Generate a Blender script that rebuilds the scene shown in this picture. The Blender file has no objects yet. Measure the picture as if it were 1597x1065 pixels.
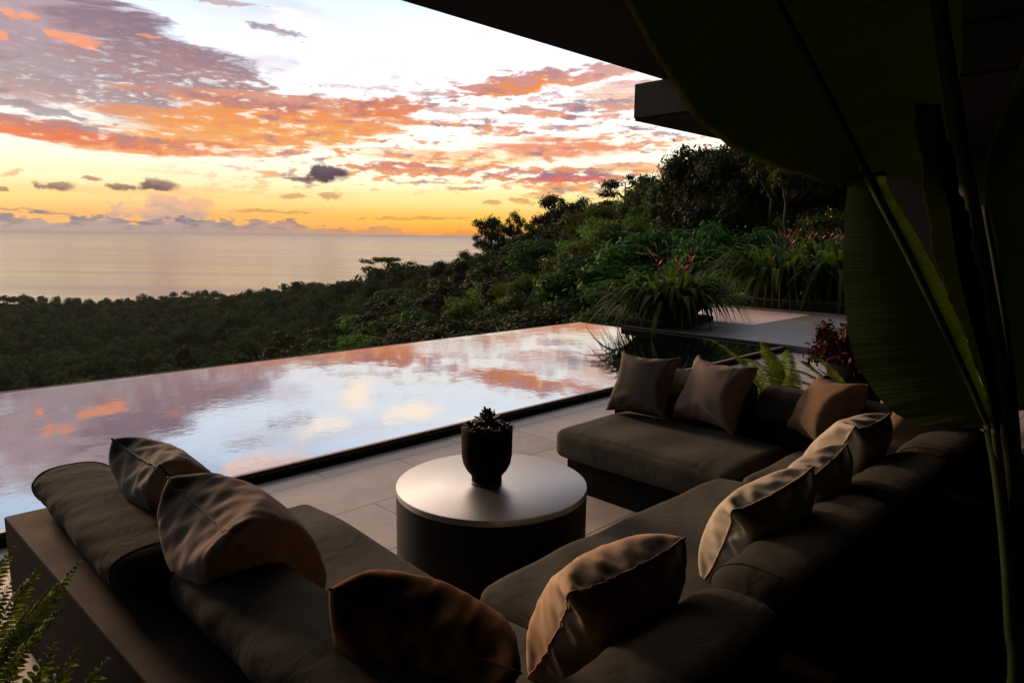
import bpy, math, random
import numpy as np
from mathutils import Vector, Matrix

random.seed(7)
rng = np.random.default_rng(11)
sc = bpy.context.scene
COL = sc.collection
PI = math.pi
R = math.radians

# ------------------------------------------------------------------ camera
# world axes: +X runs along the pool, +Y points out to sea, Z up, metres
A = R(45.3)
FX, PHI, PIT, EYE = 1065.0, 0.0115, math.atan(163 / 1065.0), 1.65
fwd_h = Vector((math.cos(A), math.sin(A), 0))
rgt_h = Vector((math.sin(A), -math.cos(A), 0))
CF = fwd_h * math.cos(PIT) - Vector((0, 0, math.sin(PIT)))
CU0 = fwd_h * math.sin(PIT) + Vector((0, 0, math.cos(PIT)))
CR = rgt_h * math.cos(PHI) + CU0 * math.sin(PHI)
CU = CU0 * math.cos(PHI) - rgt_h * math.sin(PHI)
CAM = Vector((0, 0, EYE))
cam_d = bpy.data.cameras.new('camera')
cam = bpy.data.objects.new('camera', cam_d)
COL.objects.link(cam)
cam_d.lens = 24.0 * FX / 1064.67
cam_d.sensor_width = 36
cam_d.clip_start = 0.02
cam_d.clip_end = 600000
M3 = Matrix((CR, CU, -CF)).transposed()
cam.matrix_world = Matrix.Translation(CAM) @ M3.to_4x4()
sc.camera = cam


def ray(x, y):
    return (CF * FX + CR * (x - 798.5) - CU * (y - 532.5)).normalized()


def onz(x, y, z):
    d = ray(x, y)
    return CAM + d * ((z - EYE) / d.z)


def dep(x, y, t):                     # a place seen in that direction, t metres ahead
    d = ray(x, y)
    return CAM + d * (t / d.dot(CF))


def azel(x, y):
    d = ray(x, y)
    return math.degrees(math.atan2(d.dot(rgt_h), d.dot(fwd_h))), math.degrees(math.asin(d.z))


def project(p):
    q = Vector(p) - CAM
    k = q.dot(CF)
    return 798.5 + FX * q.dot(CR) / k, 532.5 - FX * q.dot(CU) / k


# ------------------------------------------------------------------ objects
def tag(o, label=None, cat=None, group=None, kind=None):
    if label: o['label'] = label
    if cat: o['category'] = cat
    if group: o['group'] = group
    if kind: o['kind'] = kind
    return o


def thing(name, loc, label, cat, group=None, rz=0.0):
    o = bpy.data.objects.new(name, None)
    COL.objects.link(o)
    o.location = loc
    o.rotation_euler = (0, 0, rz)
    o.empty_display_size = 0.1
    return tag(o, label, cat, group)


class MB:
    """collects vertices and faces for ONE mesh"""

    def __init__(s):
        s.v = []; s.f = []; s.n = 0

    def add(s, V, F):
        V = np.asarray(V, float).reshape(-1, 3)
        s.v.append(V)
        s.f += [tuple(int(i) + s.n for i in q) for q in F]
        s.n += len(V)

    def box(s, a, b):
        (x0, y0, z0), (x1, y1, z1) = a, b
        V = [(x0, y0, z0), (x1, y0, z0), (x1, y1, z0), (x0, y1, z0), (x0, y0, z1), (x1, y0, z1), (x1, y1, z1), (x0, y1, z1)]
        s.add(V, [(0, 3, 2, 1), (4, 5, 6, 7), (0, 1, 5, 4), (1, 2, 6, 5), (2, 3, 7, 6), (3, 0, 4, 7)])

    def tube(s, pts, rad, n=8, cap=True, flat=1.0):
        pts = [np.array(p, float) for p in pts]
        V = []
        prev = None
        for i, p in enumerate(pts):
            a = pts[max(0, i - 1)]; b = pts[min(len(pts) - 1, i + 1)]
            t = b - a; t /= (np.linalg.norm(t) + 1e-12)
            if prev is None:
                h = np.array([0, 0, 1.]) if abs(t[2]) < .9 else np.array([1., 0, 0])
                e = np.cross(t, h)
            else:
                e = prev - t * prev.dot(t)
            e /= (np.linalg.norm(e) + 1e-12)
            g = np.cross(t, e); prev = e
            r = rad[i] if hasattr(rad, '__len__') else rad
            for k in range(n):
                th = 2 * PI * k / n
                V.append(p + r * (math.cos(th) * e + flat * math.sin(th) * g))
        F = []
        for i in range(len(pts) - 1):
            for k in range(n):
                F.append((i * n + k, i * n + (k + 1) % n, (i + 1) * n + (k + 1) % n, (i + 1) * n + k))
        if cap:
            F.append(tuple(range(n - 1, -1, -1)))
            F.append(tuple(range((len(pts) - 1) * n, len(pts) * n)))
        s.add(V, F)

    def lathe(s, prof, n=64, c=(0, 0, 0)):
        V = []; F = []
        m = len(prof)
        for k in range(n):
            th = 2 * PI * k / n
            for r, z in prof:
                V.append((c[0] + r * math.cos(th), c[1] + r * math.sin(th), c[2] + z))
        for k in range(n):
            k2 = (k + 1) % n
            for i in range(m - 1):
                F.append((k * m + i, k2 * m + i, k2 * m + i + 1, k * m + i + 1))
        s.add(V, F)

    def build(s, name, m, parent=None, smooth=True, bevel=0.0):
        o = npmesh(name, np.concatenate(s.v), s.f, m, parent, smooth)
        if bevel:
            b = o.modifiers.new('bevel', 'BEVEL'); b.width = bevel; b.segments = 3
            b.limit_method = 'ANGLE'; b.angle_limit = R(40)
            b.harden_normals = False
        return o


def npmesh(name, V, F, m, parent=None, smooth=True):
    me = bpy.data.meshes.new(name)
    if isinstance(F, np.ndarray) and F.ndim == 2:
        V = np.asarray(V, np.float32)
        k = F.shape[1]
        me.vertices.add(len(V)); me.vertices.foreach_set('co', V.ravel())
        me.loops.add(F.size); me.loops.foreach_set('vertex_index', F.astype(np.int32).ravel())
        me.polygons.add(len(F))
        me.polygons.foreach_set('loop_start', np.arange(0, F.size, k, dtype=np.int32))
        me.polygons.foreach_set('loop_total', np.full(len(F), k, np.int32))
        me.update(calc_edges=True)
    else:
        me.from_pydata([tuple(map(float, v)) for v in V], [], F)
    if m: me.materials.append(m)
    if smooth:
        me.polygons.foreach_set('use_smooth', np.ones(len(me.polygons), bool))
    me.validate()
    o = bpy.data.objects.new(name, me)
    COL.objects.link(o)
    if parent: o.parent = parent
    return o


def clone(o, name=None, parent=None):
    c = o.copy()
    if name: c.name = name
    COL.objects.link(c)
    if parent: c.parent = parent
    for ch in o.children:
        clone(ch, None, c)
    return c


# ------------------------------------------------------------------ materials
def nodes(name):
    m = bpy.data.materials.new(name)
    m.use_nodes = True
    nt = m.node_tree
    b = nt.nodes['Principled BSDF']
    return m, nt, b


def N(nt, typ, **kw):
    n = nt.nodes.new(typ)
    for k, v in kw.items():
        setattr(n, k, v)
    return n


def noise(nt, scale, detail=4, rough=.55, vec=None, dim='3D'):
    n = N(nt, 'ShaderNodeTexNoise'); n.noise_dimensions = dim
    n.inputs['Scale'].default_value = scale
    n.inputs['Detail'].default_value = detail
    n.inputs['Roughness'].default_value = rough
    if vec is not None: nt.links.new(vec, n.inputs['Vector'])
    return n


def mixc(nt, fac, a, b, typ='MIX'):
    n = N(nt, 'ShaderNodeMix', data_type='RGBA', blend_type=typ)
    for i, x in ((0, fac), (6, a), (7, b)):
        if isinstance(x, (int, float)): n.inputs[i].default_value = x
        elif isinstance(x, tuple): n.inputs[i].default_value = (*x[:3], 1)
        else: nt.links.new(x, n.inputs[i])
    return n.outputs[2]


def math_(nt, op, a, b=None, c=None, clamp=False):
    n = N(nt, 'ShaderNodeMath', operation=op, use_clamp=clamp)
    for i, x in enumerate((a, b, c)):
        if x is None: continue
        if isinstance(x, (int, float)): n.inputs[i].default_value = x
        else: nt.links.new(x, n.inputs[i])
    return n.outputs[0]


def mrange(nt, v, a, b, c=0., d=1., smooth=True):
    n = N(nt, 'ShaderNodeMapRange', interpolation_type='SMOOTHSTEP' if smooth else 'LINEAR')
    nt.links.new(v, n.inputs[0])
    for i, x in enumerate((a, b, c, d)): n.inputs[i + 1].default_value = x
    return n.outputs[0]


def bump(nt, h, strength, dist, b):
    n = N(nt, 'ShaderNodeBump')
    n.inputs['Strength'].default_value = strength
    n.inputs['Distance'].default_value = dist
    nt.links.new(h, n.inputs['Height'])
    nt.links.new(n.outputs[0], b.inputs['Normal'])
    return n


def plain(name, col, rough=.6, var=.25, scale=6., bmp=.0, bscale=60., spec=.5, metal=0.):
    m, nt, b = nodes(name)
    tc = N(nt, 'ShaderNodeTexCoord')
    n = noise(nt, scale, 6, .6, tc.outputs['Object'])
    lo = tuple(c * (1 - var) for c in col); hi = tuple(min(1, c * (1 + var)) for c in col)
    nt.links.new(mixc(nt, mrange(nt, n.outputs[0], .3, .7), lo, hi), b.inputs['Base Color'])
    b.inputs['Roughness'].default_value = rough
    b.inputs['Specular IOR Level'].default_value = spec
    b.inputs['Metallic'].default_value = metal
    nt.links.new(math_(nt, 'MULTIPLY_ADD', n.outputs[0], .25, rough - .12), b.inputs['Roughness'])
    if bmp:
        n2 = noise(nt, bscale, 5, .6, tc.outputs['Object'])
        bump(nt, n2.outputs[0], bmp, .01, b)
    return m


def fabric(name, col, weave=900., wr=.10, sheen=.08, wscale=7.):
    m, nt, b = nodes(name)
    tc = N(nt, 'ShaderNodeTexCoord')
    ob = tc.outputs['Object']
    n = noise(nt, 5, 5, .6, ob)
    n3 = noise(nt, 260, 3, .6, ob)
    c1 = mixc(nt, mrange(nt, n.outputs[0], .3, .72), tuple(c * .84 for c in col), tuple(c * 1.14 for c in col))
    c2 = mixc(nt, mrange(nt, n3.outputs[0], .35, .65), tuple(c * .72 for c in col), tuple(c * 1.25 for c in col))
    nt.links.new(mixc(nt, .45, c1, c2), b.inputs['Base Color'])
    b.inputs['Roughness'].default_value = .95
    b.inputs['Specular IOR Level'].default_value = .08
    b.inputs['Sheen Weight'].default_value = sheen
    b.inputs['Sheen Roughness'].default_value = .45
    b.inputs['Sheen Tint'].default_value = (*[min(1, .35 + c) for c in col], 1)
    # soft creases plus a fine weave
    nw = noise(nt, wscale, 3, .5, ob)
    nw.inputs['Distortion'].default_value = 1.2
    nf = noise(nt, weave, 2, .5, ob)
    h = math_(nt, 'MULTIPLY_ADD', nf.outputs[0], .03, nw.outputs[0])
    bump(nt, h, wr, .02, b)
    return m


def leafmat(name, col, trans=.35, rough=.45, var=.35, tcol=None, objvar=True, nscale=1.2, spec=.4, isl=.4):
    m, nt, b = nodes(name)
    tc = N(nt, 'ShaderNodeTexCoord')
    g = N(nt, 'ShaderNodeNewGeometry')
    n = noise(nt, nscale, 4, .6, tc.outputs['Object'])
    v = math_(nt, 'ADD', math_(nt, 'MULTIPLY', n.outputs[0], 1. - isl), math_(nt, 'MULTIPLY', g.outputs['Random Per Island'], isl))
    lo = (col[0] * (1 - var), col[1] * (1 - var), col[2] * (1 - var * .6))
    hi = (col[0] * (1 + var * 1.3), col[1] * (1 + var), col[2] * (1 + var * .3))
    c = mixc(nt, mrange(nt, v, .25, .75), lo, hi)
    if objvar:
        oi = N(nt, 'ShaderNodeObjectInfo')
        hsv = N(nt, 'ShaderNodeHueSaturation')
        nt.links.new(c, hsv.inputs['Color'])
        nt.links.new(math_(nt, 'MULTIPLY_ADD', oi.outputs['Random'], .07, .465), hsv.inputs['Hue'])
        nt.links.new(math_(nt, 'MULTIPLY_ADD', oi.outputs['Random'], .7, .6), hsv.inputs['Value'])
        c = hsv.outputs[0]
    nt.links.new(c, b.inputs['Base Color'])
    b.inputs['Roughness'].default_value = rough
    b.inputs['Specular IOR Level'].default_value = spec
    t = N(nt, 'ShaderNodeBsdfTranslucent')
    if tcol: t.inputs[0].default_value = (*tcol, 1)
    else: nt.links.new(c, t.inputs[0])
    mx = N(nt, 'ShaderNodeMixShader'); mx.inputs[0].default_value = trans
    nt.links.new(b.outputs[0], mx.inputs[1]); nt.links.new(t.outputs[0], mx.inputs[2])
    nt.links.new(mx.outputs[0], nt.nodes['Material Output'].inputs[0])
    return m


M = {}
M['seat'] = fabric('olive_grey_canvas', (.080, .076, .063), 1100, .30, .05, 6.)
M['bolster'] = fabric('dark_olive_canvas', (.037, .035, .029), 1100, .30, .05, 9.)
M['p_taupe'] = fabric('taupe_linen', (.155, .135, .11), 1300, .10)
M['p_olive'] = fabric('olive_linen', (.20, .185, .15), 1300, .10)
M['p_mauve'] = fabric('mauve_brown_cotton', (.23, .175, .148), 1300, .10)
M['p_brown'] = fabric('rust_brown_cotton', (.165, .102, .064), 1300, .10)
M['p_dark'] = fabric('dark_umber_cotton', (.19, .085, .03), 1300, .10)
M['p_tan'] = fabric('tan_cotton', (.48, .33, .225), 1300, .10)
M['p_cream'] = fabric('cream_linen', (.50, .42, .33), 1300, .10)
M['pipe_dark'] = plain('dark_piping', (.03, .026, .02), .8)
M['pipe_cream'] = plain('cream_piping', (.36, .30, .22), .8)
M['pipe_taupe'] = plain('taupe_piping', (.08, .065, .05), .8)
M['plinth'] = plain('black_plinth', (.006, .006, .005), .8, .2, 6., 0, 60., .1)
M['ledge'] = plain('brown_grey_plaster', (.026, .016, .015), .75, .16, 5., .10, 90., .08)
M['ledge_shade'] = plain('shade_black_plaster', (.008, .0065, .006), .8, .16, 5., .10, 90., .0)  # same ledge plaster, painted near black in place of shade
M['table'] = plain('polished_dark_stone', (.075, .066, .057), .40, .12, 3., .012, 60., 1.0)
for _n in M['table'].node_tree.nodes:
    if _n.type == 'BSDF_PRINCIPLED': _n.inputs['IOR'].default_value = 2.9
M['drum'] = plain('matt_black_metal', (.012, .011, .010), .6, .15, 3., .02, 40., .2)
M['pot'] = plain('black_glazed_pot', (.006, .005, .004), .75, .3, 9., .04, 50., .05)
M['potrim'] = plain('worn_pot_foot', (.05, .028, .018), .5)
M['soil'] = plain('dark_soil', (.02, .015, .01), .95, .5, 40., .6, 120.)
M['stone'] = plain('black_basalt', (.008, .008, .007), .7, .3, 8., .1, 60., .12)
M['coping'] = plain('brown_stone_coping', (.26, .16, .115), .5, .25, 7., .08, 80.)
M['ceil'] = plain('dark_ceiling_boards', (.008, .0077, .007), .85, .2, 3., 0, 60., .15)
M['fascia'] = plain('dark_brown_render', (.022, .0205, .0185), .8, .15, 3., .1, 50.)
M['wall'] = plain('black_house_wall', (.006, .006, .006), .8)
M['trunk'] = plain('tree_bark', (.045, .034, .024), .9, .4, 3., .5, 18.)
M['terrain'] = plain('forest_floor', (.010, .014, .006), .95, .4, .2, 0, 60., .0)
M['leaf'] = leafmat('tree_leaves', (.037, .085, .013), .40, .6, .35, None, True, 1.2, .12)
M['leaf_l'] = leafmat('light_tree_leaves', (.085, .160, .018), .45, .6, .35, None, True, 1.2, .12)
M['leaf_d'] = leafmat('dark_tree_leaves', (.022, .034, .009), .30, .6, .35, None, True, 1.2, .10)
M['forest'] = leafmat('far_forest_leaves', (.052, .092, .036), .12, .9, .9, None, False, .075, .0, .12)
M['strap'] = leafmat('strap_leaves', (.055, .105, .012), .42, .5, .6, None, False, 2., .08)
M['fern'] = leafmat('fern_leaves', (.15, .22, .018), .45, .6, .4, None, False, 5., .08)
M['red'] = plain('red_bract', (.50, .022, .010), .4, .25, 20.)
M['plume'] = plain('pink_plume', (.36, .25, .21), .8, .2, 20.)
M['stalk'] = plain('green_stalk', (.05, .07, .02), .6)
M['redleaf'] = leafmat('wine_red_leaves', (.05, .009, .010), .25, .5, .6, None, False, 9., .15)
M['succ'] = leafmat('dark_succulent_leaves', (.016, .018, .013), .08, .4, .4, None, False, 12.)
M['stemgreen'] = plain('green_petiole', (.016, .024, .004), .6, .35, 4., .05, 30., .12)

# floor tiles --------------------------------------------------------
def tilemat(name, col, w, h, gap=.004, off=(0, 0), rough=.62, wet=.0):
    m, nt, b = nodes(name)
    tc = N(nt, 'ShaderNodeTexCoord')
    mp = N(nt, 'ShaderNodeMapping'); mp.inputs['Location'].default_value = (*off, 0)
    nt.links.new(tc.outputs['Object'], mp.inputs[0])
    br = N(nt, 'ShaderNodeTexBrick')
    br.offset = .5
    br.inputs['Scale'].default_value = 1.0
    br.inputs['Brick Width'].default_value = w
    br.inputs['Row Height'].default_value = h
    br.inputs['Mortar Size'].default_value = gap
    br.inputs['Mortar Smooth'].default_value = .15
    br.inputs['Bias'].default_value = 0
    br.inputs['Color1'].default_value = (*[c * .90 for c in col], 1)
    br.inputs['Color2'].default_value = (*[c * 1.1 for c in col], 1)
    br.inputs['Mortar'].default_value = (.015, .013, .012, 1)
    nt.links.new(mp.outputs[0], br.inputs['Vector'])
    n1 = noise(nt, 3.2, 7, .65, tc.outputs['Object'])
    n2 = noise(nt, 130, 3, .7, tc.outputs['Object'])
    f = math_(nt, 'MULTIPLY_ADD', n2.outputs[0], .55, math_(nt, 'MULTIPLY', n1.outputs[0], .9))
    c = mixc(nt, 1., br.outputs[0], mixc(nt, mrange(nt, f, .45, 1.0), (.72, .71, .70), (1.2, 1.2, 1.2)), 'MULTIPLY')
    nt.links.new(c, b.inputs['Base Color'])
    nt.links.new(math_(nt, 'MULTIPLY_ADD', n1.outputs[0], .3, rough - .15), b.inputs['Roughness'])
    h_ = math_(nt, 'SUBTRACT', math_(nt, 'MULTIPLY', n2.outputs[0], .08), br.outputs[1])
    bump(nt, h_, .25, .006, b)
    return m


M['floor'] = tilemat('warm_grey_floor_tiles', (.43, .40, .38), 1.2, .6, .0035, (.15, .12))
M['floor_shade'] = tilemat('shade_black_floor', (.014, .013, .012), 1.2, 1.2, .002, (.3, .1), .75)  # floor strip behind the sofa, blackened to stand in for shade
M['deck'] = tilemat('grey_terrace_stone', (.15, .138, .132), 1.2, 1.2, .002, (.3, .1), .45)

# pool water: dark basin seen through a bright mirror-like surface ------
def watermat(name, ior, base, bscale, bstr, rough=.02):
    m, nt, b = nodes(name)
    b.inputs['Base Color'].default_value = (*base, 1)
    b.inputs['Roughness'].default_value = rough
    b.inputs['IOR'].default_value = ior
    tc = N(nt, 'ShaderNodeTexCoord')
    n1 = noise(nt, bscale, 4, .55, tc.outputs['Object'])
    n1.inputs['Distortion'].default_value = .6
    n0 = noise(nt, .55, 3, .5, tc.outputs['Object'])       # breezy and calm patches
    n2 = noise(nt, bscale * .22, 3, .5, tc.outputs['Object'])
    a = mrange(nt, n0.outputs[0], .38, .66, .12, 1.)
    h = math_(nt, 'ADD', math_(nt, 'MULTIPLY', n1.outputs[0], a), math_(nt, 'MULTIPLY', n2.outputs[0], 2.2))
    bump(nt, h, bstr, .02, b)
    return m


M['pool'] = watermat('still_pool_water', 9.5, (.004, .008, .012), 14., .024)
M['film'] = watermat('rippled_pink_painted_water', 3.0, (.80, .60, .53), 22., .40, .34)  # pink sky reflection painted into the base colour


def seamat():
    m, nt, b = nodes('sea_water')
    tc = N(nt, 'ShaderNodeTexCoord')
    mp = N(nt, 'ShaderNodeMapping')
    mp.inputs['Rotation'].default_value = (0, 0, -A + R(90 + 3))
    nt.links.new(tc.outputs['Object'], mp.inputs[0])
    mp2 = N(nt, 'ShaderNodeMapping'); mp2.inputs['Scale'].default_value = (.00022, .0019, 1)
    nt.links.new(mp.outputs[0], mp2.inputs[0])
    n1 = noise(nt, 1., 7, .6, mp2.outputs[0]); n1.inputs['Distortion'].default_value = 1.6
    mp3 = N(nt, 'ShaderNodeMapping'); mp3.inputs['Scale'].default_value = (.003, .022, 1)
    nt.links.new(mp.outputs[0], mp3.inputs[0])
    n2 = noise(nt, 1., 5, .6, mp3.outputs[0])
    f = math_(nt, 'MULTIPLY_ADD', n2.outputs[0], .06, math_(nt, 'MULTIPLY', n1.outputs[0], .94))
    b.inputs['Base Color'].default_value = (.085, .052, .058, 1)
    nt.links.new(mrange(nt, f, .34, .66, .15, .28), b.inputs['Roughness'])
    b.inputs['IOR'].default_value = 1.55
    mp4 = N(nt, 'ShaderNodeMapping'); mp4.inputs['Scale'].default_value = (.05, .18, 1)
    nt.links.new(mp.outputs[0], mp4.inputs[0])
    n3 = noise(nt, 1., 3, .5, mp4.outputs[0])
    h = math_(nt, 'ADD', math_(nt, 'MULTIPLY', n3.outputs[0], .35), math_(nt, 'MULTIPLY', f, 3.))
    bump(nt, h, .16, 1.2, b)
    return m


M['sea'] = seamat()
# ------------------------------------------------------------------ sky
def s2l(c):
    return tuple(((x / 255 + .055) / 1.055) ** 2.4 if x > 10 else x / 255 / 12.92 for x in c)


world = bpy.data.worlds.new('World')
sc.world = world
world.use_nodes = True
wt = world.node_tree
bg = wt.nodes['Background']
L = wt.links
tc = N(wt, 'ShaderNodeTexCoord')
D = tc.outputs['Generated']


def vdot(v, w):
    n = N(wt, 'ShaderNodeVectorMath', operation='DOT_PRODUCT')
    L.new(v, n.inputs[0]); n.inputs[1].default_value = w
    return n.outputs['Value']


def vm(op, a, b=None, out=0):
    n = N(wt, 'ShaderNodeVectorMath', operation=op)
    L.new(a, n.inputs[0])
    if b is not None:
        if isinstance(b, tuple): n.inputs[1].default_value = b
        else: L.new(b, n.inputs[1])
    return n.outputs[out]


def comb(x, y, z=0.):
    n = N(wt, 'ShaderNodeCombineXYZ')
    for i, q in enumerate((x, y, z)):
        if isinstance(q, (int, float)): n.inputs[i].default_value = q
        else: L.new(q, n.inputs[i])
    return n.outputs[0]


xr = vdot(D, tuple(rgt_h)); yf = vdot(D, tuple(fwd_h)); zz = vdot(D, (0, 0, 1))
DEG = 180 / PI
az = math_(wt, 'MULTIPLY', math_(wt, 'ARCTAN2', xr, yf), DEG)
el = math_(wt, 'MULTIPLY', math_(wt, 'ARCSINE', zz), DEG)
P = comb(az, el)
# cloud-layer coordinates: a flat sheet overhead, so clouds crowd together towards the horizon
den = math_(wt, 'ADD', math_(wt, 'MAXIMUM', zz, 0.), .10)
Q = comb(math_(wt, 'DIVIDE', xr, den), math_(wt, 'DIVIDE', yf, den))


def mapped(v, loc=(0, 0, 0), rot=0., scale=(1, 1, 1), typ='POINT'):
    n = N(wt, 'ShaderNodeMapping', vector_type=typ)
    L.new(v, n.inputs[0])
    n.inputs['Location'].default_value = loc
    n.inputs['Rotation'].default_value = (0, 0, rot)
    n.inputs['Scale'].default_value = scale
    return n.outputs[0]


# shared noises
nStreak = noise(wt, 1., 8, .62, mapped(P, (3.1, 0, 0), R(14), (.085, .42, 1))); nStreak.inputs['Distortion'].default_value = .5
nFlat = noise(wt, 1., 8, .62, mapped(P, (9.1, 4, 0), R(-1), (.075, .85, 1))); nFlat.inputs['Distortion'].default_value = .4
nPuff = noise(wt, 1., 7, .6, mapped(P, (1.3, 7, 0), 0, (.42, .62, 1)))
nFine = noise(wt, 1., 6, .62, mapped(P, (5.3, 2, 0), R(6), (.55, 1.9, 1))); nFine.inputs['Distortion'].default_value = .25
nQ = noise(wt, 1.15, 8, .58, mapped(Q, (2.2, 1.4, 0), R(28), (.75, 1.25, 1))); nQ.inputs['Distortion'].default_value = .5
nQ2 = noise(wt, 2.6, 6, .6, mapped(Q, (6.2, 8.4, 0), R(28), (.8, 1.5, 1)))
ST, FL, PU, FI = (n.outputs[0] for n in (nStreak, nFlat, nPuff, nFine))
warp = vm('MULTIPLY', vm('SUBTRACT', nPuff.outputs[1], (.5, .5, .5)), (3.2, 1.1, 0))
PW = vm('ADD', P, warp)


def ramp(v, stops):
    n = N(wt, 'ShaderNodeValToRGB')
    n.color_ramp.interpolation = 'EASE'
    e = n.color_ramp.elements
    while len(e) < len(stops): e.new(.5)
    for i, (p, c) in enumerate(stops):
        e[i].position = p; e[i].color = (*c, 1)
    L.new(v, n.inputs[0])
    return n.outputs[0]


elr = math_(wt, 'DIVIDE', el, 60., clamp=True)
# clear sky, left of the view and right of it (radiance, above 1 burns out)
left = ramp(elr, [(0, (.86, .42, .16)), (1.2 / 60, (.93, .47, .15)), (2.6 / 60, (1.0, .70, .27)), (4.0 / 60, (1.05, .92, .56)),
                  (5.6 / 60, (1.08, 1.02, .82)), (8 / 60, (1.10, 1.06, .96)), (13 / 60, (1.0, 1.08, 1.22)), (19 / 60, (.66, .84, 1.10)), (28 / 60, (.42, .58, .80)), (1, (.16, .22, .36))])
right = ramp(elr, [(0, (1.0, .36, .04)), (1.4 / 60, (1.06, .58, .09)), (3.0 / 60, (1.12, .86, .34)), (4.8 / 60, (1.22, 1.12, .82)),
                   (7.0 / 60, (1.28, 1.18, .95)), (10 / 60, (1.22, 1.18, 1.14)), (15.5 / 60, (1.04, 1.14, 1.28)), (19 / 60, (.74, .90, 1.14)), (28 / 60, (.45, .60, .80)), (1, (.16, .22, .36))])
sky = mixc(wt, mrange(wt, az, -30., -4.), left, right)
clear = sky


def over(base, alpha, col):
    return mixc(wt, alpha, base, col)


def blob(base, x, y, rx, ry, top, bot, op=1., tilt=0., nz=None, amp=1.6, soft=.52, warp=True, flatb=False):
    """one cloud: centre and half-size as seen from the terrace (photo pixels -> degrees of azimuth and elevation)"""
    a, e = azel(x, y)
    a2, _ = azel(x + rx, y); a1, _ = azel(x - rx, y); _, e2 = azel(x, y - ry); _, e1 = azel(x, y + ry)
    src = N(wt, 'ShaderNodeVectorMath', operation='MULTIPLY_ADD')     # each cloud is laid after the one before it
    L.new(base, src.inputs[0]); src.inputs[1].default_value = (1e-7, 1e-7, 0); L.new(PW if warp else P, src.inputs[2])
    v = mapped(src.outputs[0], (a, e, 0), R(tilt), ((a2 - a1) / 2, (e2 - e1) / 2, 1), 'TEXTURE')
    ln = vm('LENGTH', v, None, 1)
    d = math_(wt, 'SUBTRACT', math_(wt, 'MULTIPLY_ADD', nz if nz is not None else PU, amp * 1.5, 1. - amp * .75), ln)
    al = mrange(wt, d, 0., soft, 0., op)
    sp = N(wt, 'ShaderNodeSeparateXYZ'); L.new(v, sp.inputs[0])
    if flatb:
        al = math_(wt, 'MULTIPLY', al, mrange(wt, sp.outputs[1], -.75, -.5))
    t = math_(wt, 'MULTIPLY_ADD', math_(wt, 'SUBTRACT', FI, .5), 4.2, sp.outputs[1])
    c = mixc(wt, mrange(wt, t, -.7, .7), s2l(bot), s2l(top))
    return over(base, al, c)


# high cloud above and around (this is what the pool mirrors)
covQ = math_(wt, 'MULTIPLY_ADD', nQ2.outputs[0], .3, math_(wt, 'MULTIPLY', nQ.outputs[0], .85))
alQ = mrange(wt, covQ, .50, .68, 0., .92)
alQ = math_(wt, 'MULTIPLY', alQ, mrange(wt, el, 14., 18.5))
cQ = mixc(wt, mrange(wt, nQ2.outputs[0], .40, .62), (.42, .32, .38), (1.05, .74, .58))
cQ = mixc(wt, mrange(wt, az, -25., 15.), mixc(wt, .45, cQ, (.40, .34, .42)), cQ)
sky = over(sky, alQ, cQ)
# thin veil everywhere low in the west
sky = over(sky, math_(wt, 'MULTIPLY', mrange(wt, FL, .52, .72, 0., .55), mrange(wt, el, 10., 5.)), (1.0, .52, .22))

for (x, y, rx, ry, tp, bt) in ((545, 100, 55, 34, (306, 284, 258), (310, 280, 250)), (470, 40, 70, 26, (300, 282, 262), (306, 280, 254)), (640, 70, 60, 22, (304, 282, 260), (308, 280, 252)),
                               (430, 100, 60, 20, (236, 232, 250), (246, 236, 240)), (760, 60, 90, 18, (248, 244, 252), (300, 278, 256)), (380, -40, 110, 26, (214, 196, 214), (290, 236, 200)), (120, -70, 150, 26, (280, 250, 226), (220, 200, 216))):
    sky = blob(sky, x, y, rx, ry, tp, bt, .9, -6, ST, 1.8, .7)
PUR, PUR2, PINK = (182, 156, 164), (136, 112, 128), (205, 160, 150)
ORG, ORD, RED = (244, 166, 96), (236, 132, 72), (230, 114, 68)
# great lilac bank, upper left
sky = blob(sky, 60, 55, 330, 125, PUR, (160, 134, 146), .97, -12, ST, 2.0, .45)
sky = blob(sky, 250, 95, 200, 70, PUR2, (172, 138, 142), .92, -16, ST, 2.4, .40)
sky = blob(sky, 330, 110, 130, 30, (160, 126, 134), (176, 136, 138), .9, -14, FI, 2.2, .5)
sky = blob(sky, 20, 120, 190, 55, (170, 152, 160), (198, 168, 164), .9, -8, ST, 2.0, .5)
sky = blob(sky, -160, 60, 200, 130, PUR, PUR2, .95, 0, ST, 1.6, .5)
sky = blob(sky, 90, 140, 190, 20, (165, 145, 155), (185, 150, 150), .9, -5, FI, 2.0, .5)
sky = blob(sky, 330, 140, 130, 14, (160, 134, 144), (190, 150, 146), .85, -8, FI, 2.0, .5)
for (x, y, rx, ry) in ((118, 63, 48, 11), (12, 24, 20, 9), (46, 27, 18, 7), (235, 56, 18, 5), (8, 60, 16, 6)):
    sky = blob(sky, x, y, rx, ry, (250, 160, 120), (250, 150, 105), .9, -4, FI, 2.2, .5)
sky = blob(sky, 430, 48, 42, 9, (150, 130, 150), (190, 160, 165), .85, -14, FI, 2., .5)
sky = blob(sky, 345, 2, 70, 6, (200, 170, 170), (190, 150, 150), .8, 0, FI, 2., .5)
gap = math_(wt, 'MULTIPLY_ADD', FI, .75, math_(wt, 'MULTIPLY', ST, .45))
gm = math_(wt, 'MULTIPLY', mrange(wt, gap, .64, .74, 0., .95), math_(wt, 'MULTIPLY', mrange(wt, el, 15.5, 9.), mrange(wt, az, 2., -8.)))
gm = math_(wt, 'MULTIPLY', gm, mrange(wt, math_(wt, 'ADD', az, math_(wt, 'MULTIPLY', el, -1.2)), -52., -36.))
sky = over(sky, gm, clear)
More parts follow.
